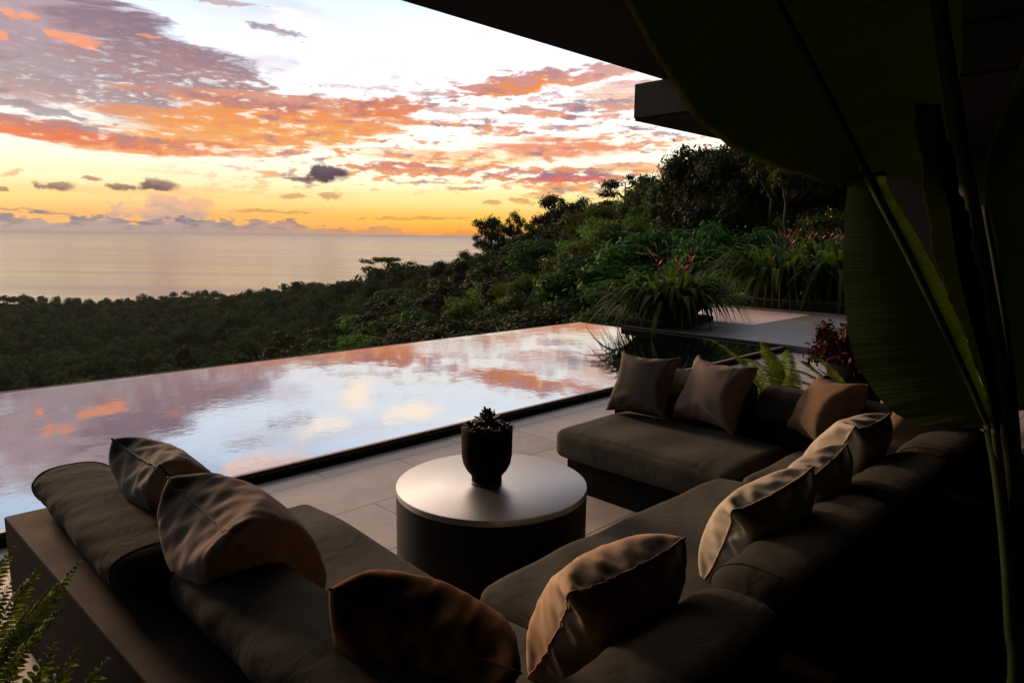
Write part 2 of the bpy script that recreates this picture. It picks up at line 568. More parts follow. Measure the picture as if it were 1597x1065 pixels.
# orange mass across the middle
sky = blob(sky, 400, 190, 300, 50, (220, 146, 112), ORG, .97, 3, FL, 1.8, .35)
sky = blob(sky, 430, 198, 200, 40, (240, 150, 84), (246, 174, 98), .97, 0, FI, 1.5, .4)
sky = blob(sky, 600, 170, 90, 22, (206, 120, 92), ORD, .95, 2, FI, 1.6, .5)
sky = blob(sky, 390, 162, 130, 12, (168, 122, 126), (206, 128, 104), .9, -4, FI, 2., .5)
sky = blob(sky, 250, 234, 170, 18, (226, 132, 84), (242, 156, 90), .95, -1, FL, 2.0, .5)
sky = blob(sky, 120, 205, 190, 16, (160, 128, 138), (226, 120, 84), .9, -6, FI, 2.4, .5)
sky = blob(sky, 50, 198, 120, 18, (186, 122, 116), RED, .95, -2, FL, 2.2, .45)
sky = blob(sky, 60, 172, 120, 10, (150, 138, 154), (170, 145, 150), .85, -9, FI, 2.2, .5)
# right hand streamers
sky = blob(sky, 810, 132, 130, 20, (206, 138, 132), (238, 140, 60), .97, 7, FI, 1.5, .4)
sky = blob(sky, 930, 114, 100, 18, (206, 150, 150), (238, 160, 120), .9, 10, FI, 1.8, .5)
sky = blob(sky, 1000, 150, 110, 26, (236, 170, 150), (248, 190, 130), .8, 0, FL, 2., .5)
sky = blob(sky, 890, 166, 40, 15, (140, 124, 152), (160, 130, 150), .92, -6, FI, 1.6, .6)
sky = blob(sky, 850, 177, 70, 10, (190, 130, 120), (236, 140, 70), .85, -4, FI, 2., .5)
sky = blob(sky, 955, 160, 40, 9, (150, 136, 160), (200, 160, 160), .85, 3, FI, 1.8, .5)
sky = blob(sky, 775, 203, 52, 11, (196, 160, 164), (236, 180, 140), .85, 0, FI, 2., .5)
sky = blob(sky, 1030, 205, 50, 8, (140, 122, 150), (190, 150, 156), .85, -12, FI, 2., .5)
sky = blob(sky, 720, 172, 60, 9, (205, 160, 160), (230, 160, 140), .7, 0, FI, 2.2, .5)
sky = blob(sky, 870, 234, 140, 20, (238, 148, 118), (240, 150, 104), .95, -2, FL, 1.7, .5)
sky = blob(sky, 720, 246, 170, 18, (246, 190, 140), (250, 190, 110), .75, 0, FL, 2.2, .5)
sky = blob(sky, 660, 266, 130, 13, (206, 120, 112), (240, 150, 100), .95, -1, FI, 2.0, .5)
sky = blob(sky, 890, 277, 110, 14, (150, 108, 132), (226, 100, 84), .97, 2, FI, 1.8, .5)
sky = blob(sky, 800, 272, 60, 6, (170, 120, 140), (226, 130, 110), .9, 5, FI, 2., .5)
sky = blob(sky, 1000, 262, 90, 12, (230, 150, 110), (250, 180, 110), .8, 0, FL, 1.8, .5)
sky = blob(sky, 855, 303, 44, 10, (216, 150, 110), (240, 170, 90), .75, 8, FI, 2., .5)
for (x, y, rx, ry) in ((770, 318, 26, 5), (815, 314, 26, 5), (725, 294, 30, 3), (640, 340, 90, 3), (430, 332, 90, 3), (1010, 300, 60, 8)):
    sky = blob(sky, x, y, rx, ry, (210, 150, 90), (230, 160, 70), .75, 0, FI, 2.0, .5)
# torn wisps between the larger clouds, and thin gaps through them
wf = math_(wt, 'MULTIPLY_ADD', FI, .62, math_(wt, 'MULTIPLY', FL, .42))
wr_ = math_(wt, 'MULTIPLY', mrange(wt, el, 2.2, 4.5), mrange(wt, el, 15., 9.5))
wr_ = math_(wt, 'MULTIPLY', wr_, mrange(wt, az, -30., -16.))
wc = mixc(wt, mrange(wt, el, 3., 7.), s2l((244, 164, 72)), s2l((242, 152, 104)))
wc = mixc(wt, mrange(wt, el, 8., 12.), wc, s2l((214, 164, 166)))
wc = mixc(wt, mrange(wt, PU, .45, .62), wc, s2l((160, 124, 140)))
sky = over(sky, math_(wt, 'MULTIPLY', mrange(wt, wf, .525, .60, 0., .85), wr_), wc)
ho = math_(wt, 'MULTIPLY_ADD', FI, -.72, math_(wt, 'MULTIPLY_ADD', ST, -.35, 1.0))
hr = math_(wt, 'MULTIPLY', mrange(wt, el, 4.5, 6.), mrange(wt, el, 14., 10.))
sky = over(sky, math_(wt, 'MULTIPLY', mrange(wt, ho, .50, .60, 0., .6), hr), clear)
# small dark clouds
sky = blob(sky, 516, 272, 40, 17, (92, 70, 94), (58, 40, 56), .97, 0, PU, 1.5, .45, True, False)
sky = blob(sky, 478, 279, 26, 8, (140, 108, 110), (96, 70, 80), .92, 4, FI, 1.4, .5)
sky = blob(sky, 516, 306, 26, 6, (220, 164, 120), (206, 146, 110), .85, 0, FI, 1.6, .5)
sky = blob(sky, 456, 307, 16, 4, (216, 160, 110), (206, 146, 110), .8, 0, FI, 1.6, .5)
sky = blob(sky, 240, 290, 50, 13, (150, 112, 106), (96, 72, 80), .95, 0, PU, 1.5, .5, True, True)
sky = blob(sky, 190, 293, 30, 6, (150, 112, 100), (112, 84, 84), .9, 0, FI, 1.5, .5)
sky = blob(sky, 90, 289, 34, 9, (160, 120, 106), (116, 88, 86), .92, -2, PU, 1.4, .5)
sky = blob(sky, 140, 279, 28, 7, (180, 134, 106), (150, 110, 96), .85, -5, FI, 1.5, .5)
sky = blob(sky, 18, 270, 20, 7, (220, 160, 96), (206, 146, 96), .6, 12, FI, 1.6, .5)
sky = blob(sky, 4, 292, 14, 4, (160, 120, 100), (130, 100, 96), .85, 0, FI, 1.4, .5)
for (x, y, rx, ry) in ((20, 325, 60, 3), (75, 331, 40, 3)):
    sky = blob(sky, x, y, rx, ry, (180, 140, 120), (170, 130, 116), .8, 0, FI, 1.6, .5)
# far cumulus bank standing on the horizon
sky = blob(sky, 258, 330, 82, 27, (232, 178, 152), (186, 158, 150), .9, 0, PU, 1.1, .35, True)
sky = blob(sky, 310, 318, 30, 12, (240, 180, 140), (226, 170, 140), .7, 0, PU, 1.3, .4, True)
hz = math_(wt, 'MULTIPLY_ADD', math_(wt, 'SUBTRACT', PU, .5), 3.0, math_(wt, 'MULTIPLY_ADD', math_(wt, 'SUBTRACT', FI, .5), 2.2, .72))
hz = math_(wt, 'ADD', hz, mrange(wt, az, -24., -6., .35, -.30))
bank = mrange(wt, math_(wt, 'SUBTRACT', hz, el), -.05, .22, 0., .95)
cb = mixc(wt, mrange(wt, math_(wt, 'MULTIPLY_ADD', math_(wt, 'SUBTRACT', FI, .5), 5., el), .2, 1.5), s2l((168, 152, 152)), s2l((118, 114, 134)))
cb = mixc(wt, mrange(wt, az, -26., -2.), cb, s2l((238, 158, 74)))
sky = over(sky, bank, cb)
# the sky behind the house is darker and bluer
back = mrange(wt, yf, .25, -.35, 0., 1.)
sky = over(sky, math_(wt, 'MULTIPLY', back, .95), (.06, .07, .10))
# unseen warm glow added to the sky above the view, to light the lounge
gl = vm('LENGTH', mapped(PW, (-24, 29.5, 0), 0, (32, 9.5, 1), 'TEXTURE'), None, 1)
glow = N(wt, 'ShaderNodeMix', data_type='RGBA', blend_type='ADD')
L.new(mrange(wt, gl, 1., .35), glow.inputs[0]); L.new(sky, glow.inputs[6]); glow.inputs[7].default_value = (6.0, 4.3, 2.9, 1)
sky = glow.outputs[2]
# below the horizon: dim sea glow
sky = over(sky, mrange(wt, el, -.05, -1.2), (.10, .09, .09))
nish = N(wt, 'ShaderNodeTexSky', sky_type='NISHITA')
nish.sun_disc = False
SUN_AZ, SUN_EL = -47., 13.                      # degrees right of the view axis, degrees up
sd = (fwd_h * math.cos(R(SUN_AZ)) + rgt_h * math.sin(R(SUN_AZ))) * math.cos(R(SUN_EL)) + Vector((0, 0, math.sin(R(SUN_EL))))
nish.sun_elevation = R(SUN_EL)
nish.sun_rotation = math.atan2(sd.x, sd.y)
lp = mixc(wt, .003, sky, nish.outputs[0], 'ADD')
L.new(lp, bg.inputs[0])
bg.inputs[1].default_value = 1.0
world.cycles.sampling_method = 'MANUAL'
world.cycles.sample_map_resolution = 1024

sun_d = bpy.data.lights.new('sun', 'SUN')
sun = bpy.data.objects.new('sun', sun_d)
COL.objects.link(sun)
sun_d.energy = 3.0
sun_d.angle = R(9)
sun_d.color = (1., .62, .36)
sun.rotation_euler = (-sd).to_track_quat('-Z', 'Y').to_euler()
sun.location = (0, 60, 30)
sc.view_settings.view_transform = 'Standard'
sc.view_settings.look = 'None'
sc.view_settings.exposure = 0
sc.view_settings.gamma = 1

cy = sc.cycles
cy.max_bounces = 6; cy.diffuse_bounces = 3; cy.glossy_bounces = 3; cy.transmission_bounces = 3; cy.transparent_max_bounces = 4
cy.caustics_reflective = False; cy.caustics_refractive = False
# ------------------------------------------------------------------ setting
WZ = .066                                            # pool water level
PX1, PY0, PY1 = 10.03, 4.36, 8.25
m = MB(); m.box((-8, -1.3, -.5), (12.9, .88, -.001)); tag(m.build('floor', M['floor_shade'], None, False), kind='structure')
m = MB(); m.box((-8, .882, -.5), (12.9, 4.29, 0)); o = m.build('floor', M['floor'], None, False); tag(o, kind='structure')
m = MB()
m.v = []; m.add([(-8, PY0, WZ), (PX1, PY0, WZ), (PX1, PY1, WZ), (-8, PY1, WZ)], [(0, 1, 2, 3)])
tag(m.build('water', M['pool'], None, False), kind='structure')
pl = thing('swimming_pool', (0, 0, 0), 'long infinity pool with a thin black rim, mirroring the sunset sky beside the terrace', 'pool')
m = MB(); m.box((-8, 4.292, -.3), (PX1, 4.318, WZ - .012)); m.build('rim', M['stone'], pl, False)
m = MB(); m.box((-8, 4.320, -.3), (PX1, PY0 - .002, WZ + .006)); m.build('coping', M['coping'], pl, False, .004)
m = MB(); m.box((-8, PY1, -2.6), (PX1 + .0, PY1 + .035, WZ + .004)); m.build('weir_wall', M['stone'], pl, False, .004)
m = MB(); m.box((-8, PY0 + .004, -.6), (PX1 - .03, PY1 - .004, -.5)); m.build('basin', M['stone'], pl, False)
m = MB(); m.box((PX1 - .028, PY0 + .004, -.49), (PX1 + .002, PY1 - .002, WZ + .012)); m.build('end_wall', M['stone'], pl, False)
# raised terrace at the far end of the pool, with a second small basin cut into it
m = MB()
T0, T1 = PX1 + .004, 19.0
bx0, bx1, by0, by1 = 11.95, 14.6, 5.75, 7.9
for a, b in (((T0, -1.3), (bx0, 7.32)), ((bx0, -1.3), (T1, by0)), ((bx1, by0), (T1, 9.5))):
    m.box((a[0], a[1], -1.6), (b[0], b[1], .10))
tag(m.build('terrace', M['deck'], None, False), kind='structure')
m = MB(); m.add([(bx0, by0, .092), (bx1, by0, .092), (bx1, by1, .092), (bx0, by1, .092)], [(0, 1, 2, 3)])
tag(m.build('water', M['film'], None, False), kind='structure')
t = thing('reflecting_pool', (13, 7, 0), 'small raised reflecting pool set in the far terrace, its pink sky reflection painted on', 'pool')
m = MB(); m.box((bx0 - 13, by1 - 7, -1.6), (bx1 - 13, by1 - 7 + .05, .098)); m.build('weir_wall', M['stone'], t, False)
m = MB(); m.box((bx0 - 13, by0 - 7, -1.2), (bx1 - 13 - .0, by1 - 7 - .003, -.4)); m.build('basin', M['stone'], t, False)
# stepping slabs at the near corner of the terrace
m = MB()
# house: roof over the lounge, lower roof slab beyond, end wall
h = thing('house_roof', (3, 1.6, 3.42), 'broad dark flat roof of the house covering the lounge', 'roof')
m = MB(); m.box((-9.5, -3.6, 0), (7.2, 2.95, .06)); m.build('ceiling', M['ceil'], h, False)  # left end drawn out beyond the view to darken the lounge
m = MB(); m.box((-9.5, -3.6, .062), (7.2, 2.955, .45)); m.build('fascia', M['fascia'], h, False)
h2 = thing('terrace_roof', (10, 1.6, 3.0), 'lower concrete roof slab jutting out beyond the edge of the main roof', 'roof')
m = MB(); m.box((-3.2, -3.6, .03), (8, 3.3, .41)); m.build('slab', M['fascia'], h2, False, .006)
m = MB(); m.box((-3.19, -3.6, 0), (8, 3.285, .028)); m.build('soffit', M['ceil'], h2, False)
w = MB(); w.box((12.9, -2.6, 0), (13.3, 4.45, 2.999)); tag(w.build('house_wall', M['wall'], None, False), 'black end wall of the house standing on the terrace under the lower roof', 'wall')
w = MB(); w.box((-4.5, -1.7, 0), (12.9, -1.305, 3.4)); tag(w.build('house_wall', M['wall'], None, False), 'long black house wall behind the lounge, out of the light', 'wall')
w = MB(); w.box((-4.9, -1.3, .001), (-4.6, 3.2, 3.4)); tag(w.build('house_wall', M['wall'], None, False), 'unseen side wall added to darken the lounge, beyond the near ferns', 'wall')  # unseen wall, added to keep light from the left off the sofa
# ------------------------------------------------------------------ sofa


def cushion(name, sx, sy, sz, m, parent, r=.05, puff=.02, n=26, loc=(0, 0, 0), seed=0, wav=.007):
    """soft upholstered block: rounded edges, crowned top"""
    rg = np.random.default_rng(seed)
    V = []; F = []; idx = {}
    g = np.linspace(-1, 1, n + 1)
    g = np.sign(g) * (1 - (1 - np.abs(g)) ** 1.6)

    def vid(p):
        k = tuple(np.round(p, 5))
        if k not in idx:
            idx[k] = len(V); V.append(p)
        return idx[k]
    for ax in range(3):
        for s in (-1, 1):
            for i in range(n):
                for j in range(n):
                    q = []
                    for (a, b) in ((i, j), (i + 1, j), (i + 1, j + 1), (i, j + 1)):
                        p = [0, 0, 0]; p[ax] = s; p[(ax + 1) % 3] = g[a]; p[(ax + 2) % 3] = g[b]
                        q.append(vid(tuple(p)))
                    F.append(tuple(q) if s > 0 else tuple(reversed(q)))
    U = np.array(V)
    H = np.array([sx, sy, sz]) / 2
    Pn = U * H
    inner = np.clip(Pn, -(H - r), H - r)
    d = Pn - inner
    ln = np.linalg.norm(d, axis=1, keepdims=True) + 1e-9
    Pn = inner + d / ln * r * np.minimum(1, ln / r * 1.0)
    cx = np.clip(1 - U[:, 0] ** 2, 0, 1); cy = np.clip(1 - U[:, 1] ** 2, 0, 1); cz = np.clip(1 - U[:, 2] ** 2, 0, 1)
    Pn[:, 2] += np.sign(U[:, 2]) * puff * (cx * cy) ** .6 * (U[:, 2] > 0)
    Pn[:, 0] += U[:, 0] * puff * .45 * (cy * cz) ** .5
    Pn[:, 1] += U[:, 1] * puff * .45 * (cx * cz) ** .5
    for k in range(5):
        f = rg.normal(0, 9, 3); ph = rg.uniform(0, 6)
        Pn[:, 2] += wav * np.sin(Pn @ f + ph) * (U[:, 2] > 0) * .5
        f = rg.normal(0, 6, 3)
        Pn[:, :2] += (wav * .5 * np.sin(Pn @ f + ph))[:, None] * np.array([.7, .7])
    o = npmesh(name, Pn, np.array(F), m, parent)
    o.location = loc
    sb = o.modifiers.new('smooth', 'SUBSURF'); sb.levels = 1; sb.render_levels = 1
    return o


SEAT_T, SEAT_B = .425, .215


def seat(x0, y0, x1, y1, label, seed):
    t = thing('sofa_module', ((x0 + x1) / 2, (y0 + y1) / 2, 0), label, 'sofa seat', 'low sofa seats around the table')
    cushion('seat_cushion', x1 - x0 - .006, y1 - y0 - .006, SEAT_T - SEAT_B - .018, M['seat'], t, .055, .022, 28, (0, 0, (SEAT_T + SEAT_B) / 2 - .009), seed)
    m = MB(); m.box((-(x1 - x0) / 2 + .07, -(y1 - y0) / 2 + .07, .001), ((x1 - x0) / 2 - .07, (y1 - y0) / 2 - .07, SEAT_B - .002))
    m.build('plinth', M['plinth'], t, False)
    return t


seat(.80, 1.76, 1.50, 2.88, 'long olive grey sofa seat at the left, under the mauve and olive pillows', 1)
seat(.80, .97, 1.50, 1.73, 'square olive grey corner seat right below the table, nearest the camera', 2)
seat(1.53, .97, 3.27, 1.73, 'longest olive grey sofa seat, in front of the two cream piped pillows', 3)
seat(3.30, .97, 4.06, 1.62, 'square olive grey corner seat under the rust brown pillow', 4)
seat(3.26, 1.66, 4.06, 2.90, 'olive grey sofa seat across the table, carrying the taupe pillow', 5)

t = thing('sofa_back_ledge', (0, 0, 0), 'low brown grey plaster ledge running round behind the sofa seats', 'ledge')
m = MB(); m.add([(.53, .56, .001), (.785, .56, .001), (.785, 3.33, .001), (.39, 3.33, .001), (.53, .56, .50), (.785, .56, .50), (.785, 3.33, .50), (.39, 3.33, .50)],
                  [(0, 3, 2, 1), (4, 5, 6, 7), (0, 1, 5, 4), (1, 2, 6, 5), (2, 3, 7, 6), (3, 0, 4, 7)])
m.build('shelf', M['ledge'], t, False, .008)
m = MB(); m.box((.788, .56, .001), (4.08, .955, .50)); m.build('shelf', M['ledge_shade'], t, False, .008)
m = MB(); m.box((4.083, .56, .001), (4.56, 3.02, .50)); m.build('shelf', M['ledge_shade'], t, False, .008)


def bolster(a, b, w, hgt, label, seed, sag=.0):
    """loose back cushion: a plump roll with flattened base and pinched end seams"""
    a = Vector(a); b = Vector(b)
    Ln = (b - a).length
    rg = np.random.default_rng(seed)
    nu, nv = 60, 40
    V = []
    for i in range(nu + 1):
        u = i / nu
        s = min(u, 1 - u) * Ln
        e = min(1, (s / .085)) if s < .085 else 1
        k = (1 - (1 - e) ** 2.2) ** .5 if e < 1 else 1
        k = .10 + .90 * k if s > 0 else .10
        bulge = 1 + .05 * math.sin(u * PI) + .02 * math.sin(u * 9 + seed)
        for j in range(nv):
            th = 2 * PI * j / nv
            c, s_ = math.cos(th), math.sin(th)
            ex = .82
            y = math.copysign(abs(c) ** ex, c) * w / 2 * k * bulge
            z = math.copysign(abs(s_) ** ex, s_) * hgt / 2 * k * bulge
            if z < 0: z *= .97
            y += -.03 * (z / hgt) * 1.2
            fold = .0035 * math.sin(u * 55 + 2.5 * math.sin(th * 2 + seed) + 3 * th) * (1 - .6 * math.sin(u * PI))
            fold += .004 * math.sin(u * 23 + 1.7 * th + seed * 1.3)
            V.append((u * Ln - Ln / 2, y * (1 + fold * 4), z * (1 + fold * 4)))
    F = []
    for i in range(nu):
        for j in range(nv):
            F.append((i * nv + j, (i + 1) * nv + j, (i + 1) * nv + (j + 1) % nv, i * nv + (j + 1) % nv))
    F.append(tuple(range(nv))); F.append(tuple(reversed(range(nu * nv, nu * nv + nv))))
    d = b - a
    t = thing('bolster_cushion', (a + b) / 2, label, 'bolster', 'dark bolsters lying on the ledge', math.atan2(d.y, d.x))
    o = npmesh('cushion', V, F, M['bolster'], t)
    sb = o.modifiers.new('smooth', 'SUBSURF'); sb.levels = 1; sb.render_levels = 1
    # seam welts near both ends
    for i in (4, nu - 4):
        ring = [Vector(V[i * nv + j]) * 1.0 for j in range(nv)]
        ring = [Vector((p.x, p.y * 1.004, p.z * 1.004)) for p in ring]
        m = MB(); m.tube(ring + [ring[0]], .0028, 5, False)
        m.build('end_seam', M['bolster'], t)
    return t


BZ = .50 + .094
bolster((.645, 3.38, BZ - .01), (.655, 2.17, BZ - .008), .29, .175, 'olive roll bolster at the outer end of the left ledge, against the water', 1)
bolster((.76, 2.12, BZ), (.80, .98, BZ), .30, .20, 'creased olive bolster on the ledge behind the mauve pillow, bottom of the photo', 2)
bolster((.98, .80, BZ), (1.74, .80, BZ), .30, .20, 'dark bolster behind the glowing tan pillow', 3)
bolster((1.79, .83, BZ), (2.76, .83, BZ), .30, .20, 'dark bolster behind the large cream pillow with piping', 4)
bolster((2.80, .83, BZ), (3.52, .83, BZ), .30, .20, 'dark bolster behind the small creased cream pillow', 5)
bolster((3.56, .83, BZ), (4.22, .83, BZ), .30, .20, 'dark bolster in the far corner under the banana leaf tip', 6)
bolster((4.27, 1.02, BZ), (4.27, 1.98, BZ), .30, .22, 'dark bolster between the rust brown pillow and the ferns', 7)
bolster((4.27, 2.02, BZ), (4.27, 3.02, BZ), .30, .22, 'dark bolster behind the taupe pillow at the pool end', 8)

# ------------------------------------------------------------------ pillows: two sheets of cloth, sewn and inflated


def inflate(n, size, press, seed, steps=90, sx=1.0, bend=.06):
    rg = np.random.default_rng(seed)
    g = np.linspace(-.5, .5, n + 1)
    X, Y = np.meshgrid(g * size * sx, g * size, indexing='ij')
    k = n + 1
    fid = np.arange(k * k).reshape(k, k)
    bid = fid.copy()
    inner = fid[1:-1, 1:-1]
    bid[1:-1, 1:-1] = k * k + np.arange(inner.size).reshape(inner.shape)
    nv = k * k + inner.size
    P0 = np.zeros((nv, 3))
    P0[fid.ravel(), 0] = X.ravel(); P0[fid.ravel(), 1] = Y.ravel()
    P0[bid.ravel(), 0] = X.ravel(); P0[bid.ravel(), 1] = Y.ravel()
    rest = P0.copy()
    P_ = P0.copy()
    zz_ = .012 * np.ones((k - 2, k - 2)) + rg.normal(0, .0025, (k - 2, k - 2))
    P_[inner.ravel(), 2] = zz_.ravel(); P_[bid[1:-1, 1:-1].ravel(), 2] = -zz_.ravel()
    sets = []
    for S in (fid, bid):
        for (dx, dy, st) in ((1, 0, 1.), (0, 1, 1.), (1, 1, .35), (1, -1, .35), (2, 0, bend), (0, 2, bend)):
            if dy >= 0:
                a = S[:k - dx, :k - dy]; b = S[dx:, dy:]
            else:
                a = S[:k - dx, -dy:]; b = S[dx:, :k + dy]
            step = max(dx, abs(dy))
            ii = np.indices(a.shape)
            key = (ii[0] // step if dx else ii[1] // step) % 2
            for par in (0, 1):
                mk = key == par
                i1 = a[mk]; i2 = b[mk]
                sets.append((i1, i2, np.linalg.norm(rest[i1] - rest[i2], axis=1), st))
    tri = []
    for S, fl in ((fid, False), (bid, True)):
        a, b, c, d = S[:-1, :-1].ravel(), S[1:, :-1].ravel(), S[1:, 1:].ravel(), S[:-1, 1:].ravel()
        q = np.stack([a, b, c, d], 1)
        tri.append(q[:, ::-1] if fl else q)
    quads = np.concatenate(tri)
    vel = np.zeros_like(P_)
    dt = 1 / 60
    for it in range(steps):
        e1 = P_[quads[:, 2]] - P_[quads[:, 0]]; e2 = P_[quads[:, 3]] - P_[quads[:, 1]]
        fn = np.cross(e1, e2) * .5
        nf = np.zeros_like(P_)
        for c in range(4): np.add.at(nf, quads[:, c], fn / 4)
        ramp_ = min(1, it / 20) * max(0., 1 - np.ptp(P_[:, 2]) / .20)
        acc = nf / (np.linalg.norm(nf, axis=1, keepdims=True) + 1e-12) * press * ramp_
        vel = vel * .93 + acc * dt
        new = P_ + vel * dt
        for _ in range(6):
            for i1, i2, r0, st in sets:
                d = new[i2] - new[i1]
                ln = np.sqrt(np.einsum('ij,ij->i', d, d)) + 1e-9
                cr = (.5 * st * (ln - r0) / ln)[:, None] * d
                if st < .3:
                    cr[ln > r0] = 0
                new[i1] += cr; new[i2] -= cr
        vel = (new - P_) / dt
        P_ = new
    loop = list(fid[:, 0]) + list(fid[-1, 1:]) + list(fid[-2::-1, -1]) + list(fid[0, -2:0:-1])
    for S in (fid, bid):
        for _ in range(3):
            g_ = P_[S]
            av = (g_[:-2, 1:-1] + g_[2:, 1:-1] + g_[1:-1, :-2] + g_[1:-1, 2:]) / 4
            P_[S[1:-1, 1:-1]] = .5 * g_[1:-1, 1:-1] + .5 * av
    top = P_[fid[1:-1, 1:-1].ravel()]; bot = P_[bid[1:-1, 1:-1].ravel()]
    mid = (top[:, 2] + bot[:, 2]) / 2 * .85
    P_[fid[1:-1, 1:-1].ravel(), 2] -= mid; P_[bid[1:-1, 1:-1].ravel(), 2] -= mid
    P_[loop, 2] *= .15
    lp = P_[loop]
    for _ in range(14):
        av = (np.roll(lp, 1, 0) + lp + np.roll(lp, -1, 0)) / 3
        keep = np.ones(len(loop), bool); keep[[0, n, 2 * n, 3 * n]] = False
        lp[keep] = av[keep]
    P_[loop] = lp
    return P_, quads, loop


PIL = [inflate(44, .555, 4., s, bend=bd) for s, bd in ((1, .05), (2, .12), (3, .03), (4, .2))]


def pillow(B, T, right, mat, label, var=0, pipe=None, th=1.0, size=1.0, slump=.0, skew=.0, wr=.5):
    """stands on its lower edge B and leans back to T"""
    Pn, Q_, loop = PIL[var]
    B = Vector(B); T = Vector(T)
    up = (T - B)
    Hh = up.length
    up.normalize()
    rt = Vector(right); rt = (rt - up * rt.dot(up)).normalized()
    nn = rt.cross(up)
    V = Pn.copy()
    w0 = np.ptp(V[:, 0]); h0 = np.ptp(V[:, 1])
    ex_, ey_ = V[:, 0] / (w0 / 2), V[:, 1] / (h0 / 2)
    V[:, 0] *= 1 + .085 * np.clip(1 - ey_ ** 2, 0, 1); V[:, 1] *= 1 + .085 * np.clip(1 - ex_ ** 2, 0, 1)
    cr_ = 1 - .07 * (ex_ * ey_) ** 4
    V[:, 0] *= cr_; V[:, 1] *= cr_
    # gathers running in from the seams
    rp = np.random.default_rng(int(abs(B.x * 971 + B.y * 577)))
    sg = np.sign(V[:, 2])
    for (e, s_) in ((1 - np.abs(ex_), V[:, 1]), (1 - np.abs(ey_), V[:, 0])):
        e = np.clip(e, 0, 1) * .25
        side = np.sign(ex_ if s_ is V[:, 1] else ey_)
        a_ = np.zeros(len(V))
        for fq in (71, 118, 176):
            a_ += np.sin(s_ * fq + rp.uniform(0, 6) + side * 1.7 + sg * .9 + e * rp.uniform(-9, 9))
        env = np.clip(np.sin(s_ * rp.uniform(9, 17) + rp.uniform(0, 6) + side) * .6 + .5, 0, 1)
        oth = np.clip((1 - np.abs(ey_ if s_ is V[:, 1] else ex_)) * .25 / .07, 0, 1)
        env = env * oth * oth * (3 - 2 * oth)
        V[:, 2] += sg * (.0034 * wr) * a_ * env * (e / .022) * np.exp(-e / .045)
    V[:, 1] *= Hh / h0; V[:, 0] *= Hh / h0 * size; V[:, 2] *= th * Hh / h0
    v = V[:, 1] / Hh + .5                                # 0 bottom, 1 top
    V[:, 2] *= 1.12 - .28 * v                             # heavier below
    V[:, 2] -= slump * np.sin(v * PI) * 1.0
    V[:, 0] += skew * (v - .5) * Hh
    V[:, 1] -= .006 * np.cos(V[:, 0] / (Hh / 2) * PI / 2) * v   # top edge sags between the ears
    t = thing('throw_pillow', (B + T) / 2, label, 'pillow', 'throw pillows along the sofa')
    mt = Matrix((rt, up, nn)).transposed()
    t.rotation_euler = mt.to_euler()
    o = npmesh('cover', V, Q_, mat, t)
    sb = o.modifiers.new('smooth', 'SUBSURF'); sb.levels = 1; sb.render_levels = 1
    pts = [V[i] * np.array([1.006, 1.006, 1]) for i in loop]
    m = MB(); m.tube(pts + [pts[0]], .0045 if pipe else .0022, 6, False)
    m.build('piping' if pipe else 'seam', pipe or mat, t)
    return t


Z0 = .432
pillow((0.994, 2.734, 0.435), (.715, 2.72, .862), (0.119, -1.09, -0.078), M['p_olive'], 'olive pillow with dark piping at the water end of the left bolster', 1, M['pipe_dark'], 1., 1., 0, 0, .8)
pillow((0.969, 2.073, 0.433), (0.689, 2.042, 0.868), (0.063, -1.146, -0.187), M['p_mauve'], 'plump mauve brown pillow with many creases, overlapping the olive piped one', 2, None, 1.3, 1., 0, 0, .9)
pillow((1.105, 1.407, 0.438), (0.849, 1.135, 0.791), (0.246, -0.745, -0.031), M['p_dark'], 'dark umber pillow with an orange lit top edge in the nearest corner', 0, None, 1.1, 1., 0, 0, .8)
pillow((1.486, 1.179, 0.434), (1.416, 0.971, 0.816), (1.046, -0.052, -0.126), M['p_tan'], 'glowing tan pillow leaning by the corner seat, brightest of all', 2, None, 1.15, 1.05, 0, 0, .8)
pillow((2.338, 1.117, 0.437), (2.209, 0.947, 0.825), (1.23, -0.164, -0.057), M['p_cream'], 'large cream pillow with pale piping, next after the tan pillow', 1, M['pipe_cream'], 1., 1., 0, 0, .3)
pillow((2.8, 1.12, 0.45), (2.7, 0.96, 0.8), (0.915, 0.033, -0.03), M['p_cream'], 'small creased cream pillow squeezed between two larger cream ones', 0, None, 1.1, 1., 0, 0, .6)
pillow((3.321, 1.221, 0.431), (3.333, 0.991, 0.851), (1.01, -0.039, -0.013), M['p_cream'], 'cream pillow with pale piping farthest along the back, below the leaf', 3, M['pipe_cream'], 1., 1., 0, 0, .4)
pillow((4.052, 1.572, 0.428), (4.254, 1.437, 0.843), (-0.706, -0.774, 0.059), M['p_brown'], 'rust brown pillow standing alone on the far corner seat', 0)
pillow((3.95, 1.03, Z0), (4.17, .90, .82), (.35, -.95, 0), M['p_brown'], 'rust brown pillow half hidden behind the banana leaf tip', 1)
pillow((3.947, 2.218, 0.427), (4.191, 2.183, 0.861), (-0.07, -0.909, -0.016), M['p_mauve'], 'mauve pillow with a puckered top edge beside the taupe pillow', 2, None, 1., 1., 0, 0, .8)
pillow((3.844, 2.664, 0.43), (4.077, 2.708, 0.85), (0.181, -0.918, 0.008), M['p_taupe'], 'taupe pillow with thin dark piping at the pool end of the far seat', 3, M['pipe_taupe'], .95, 1., 0, 0, .4)

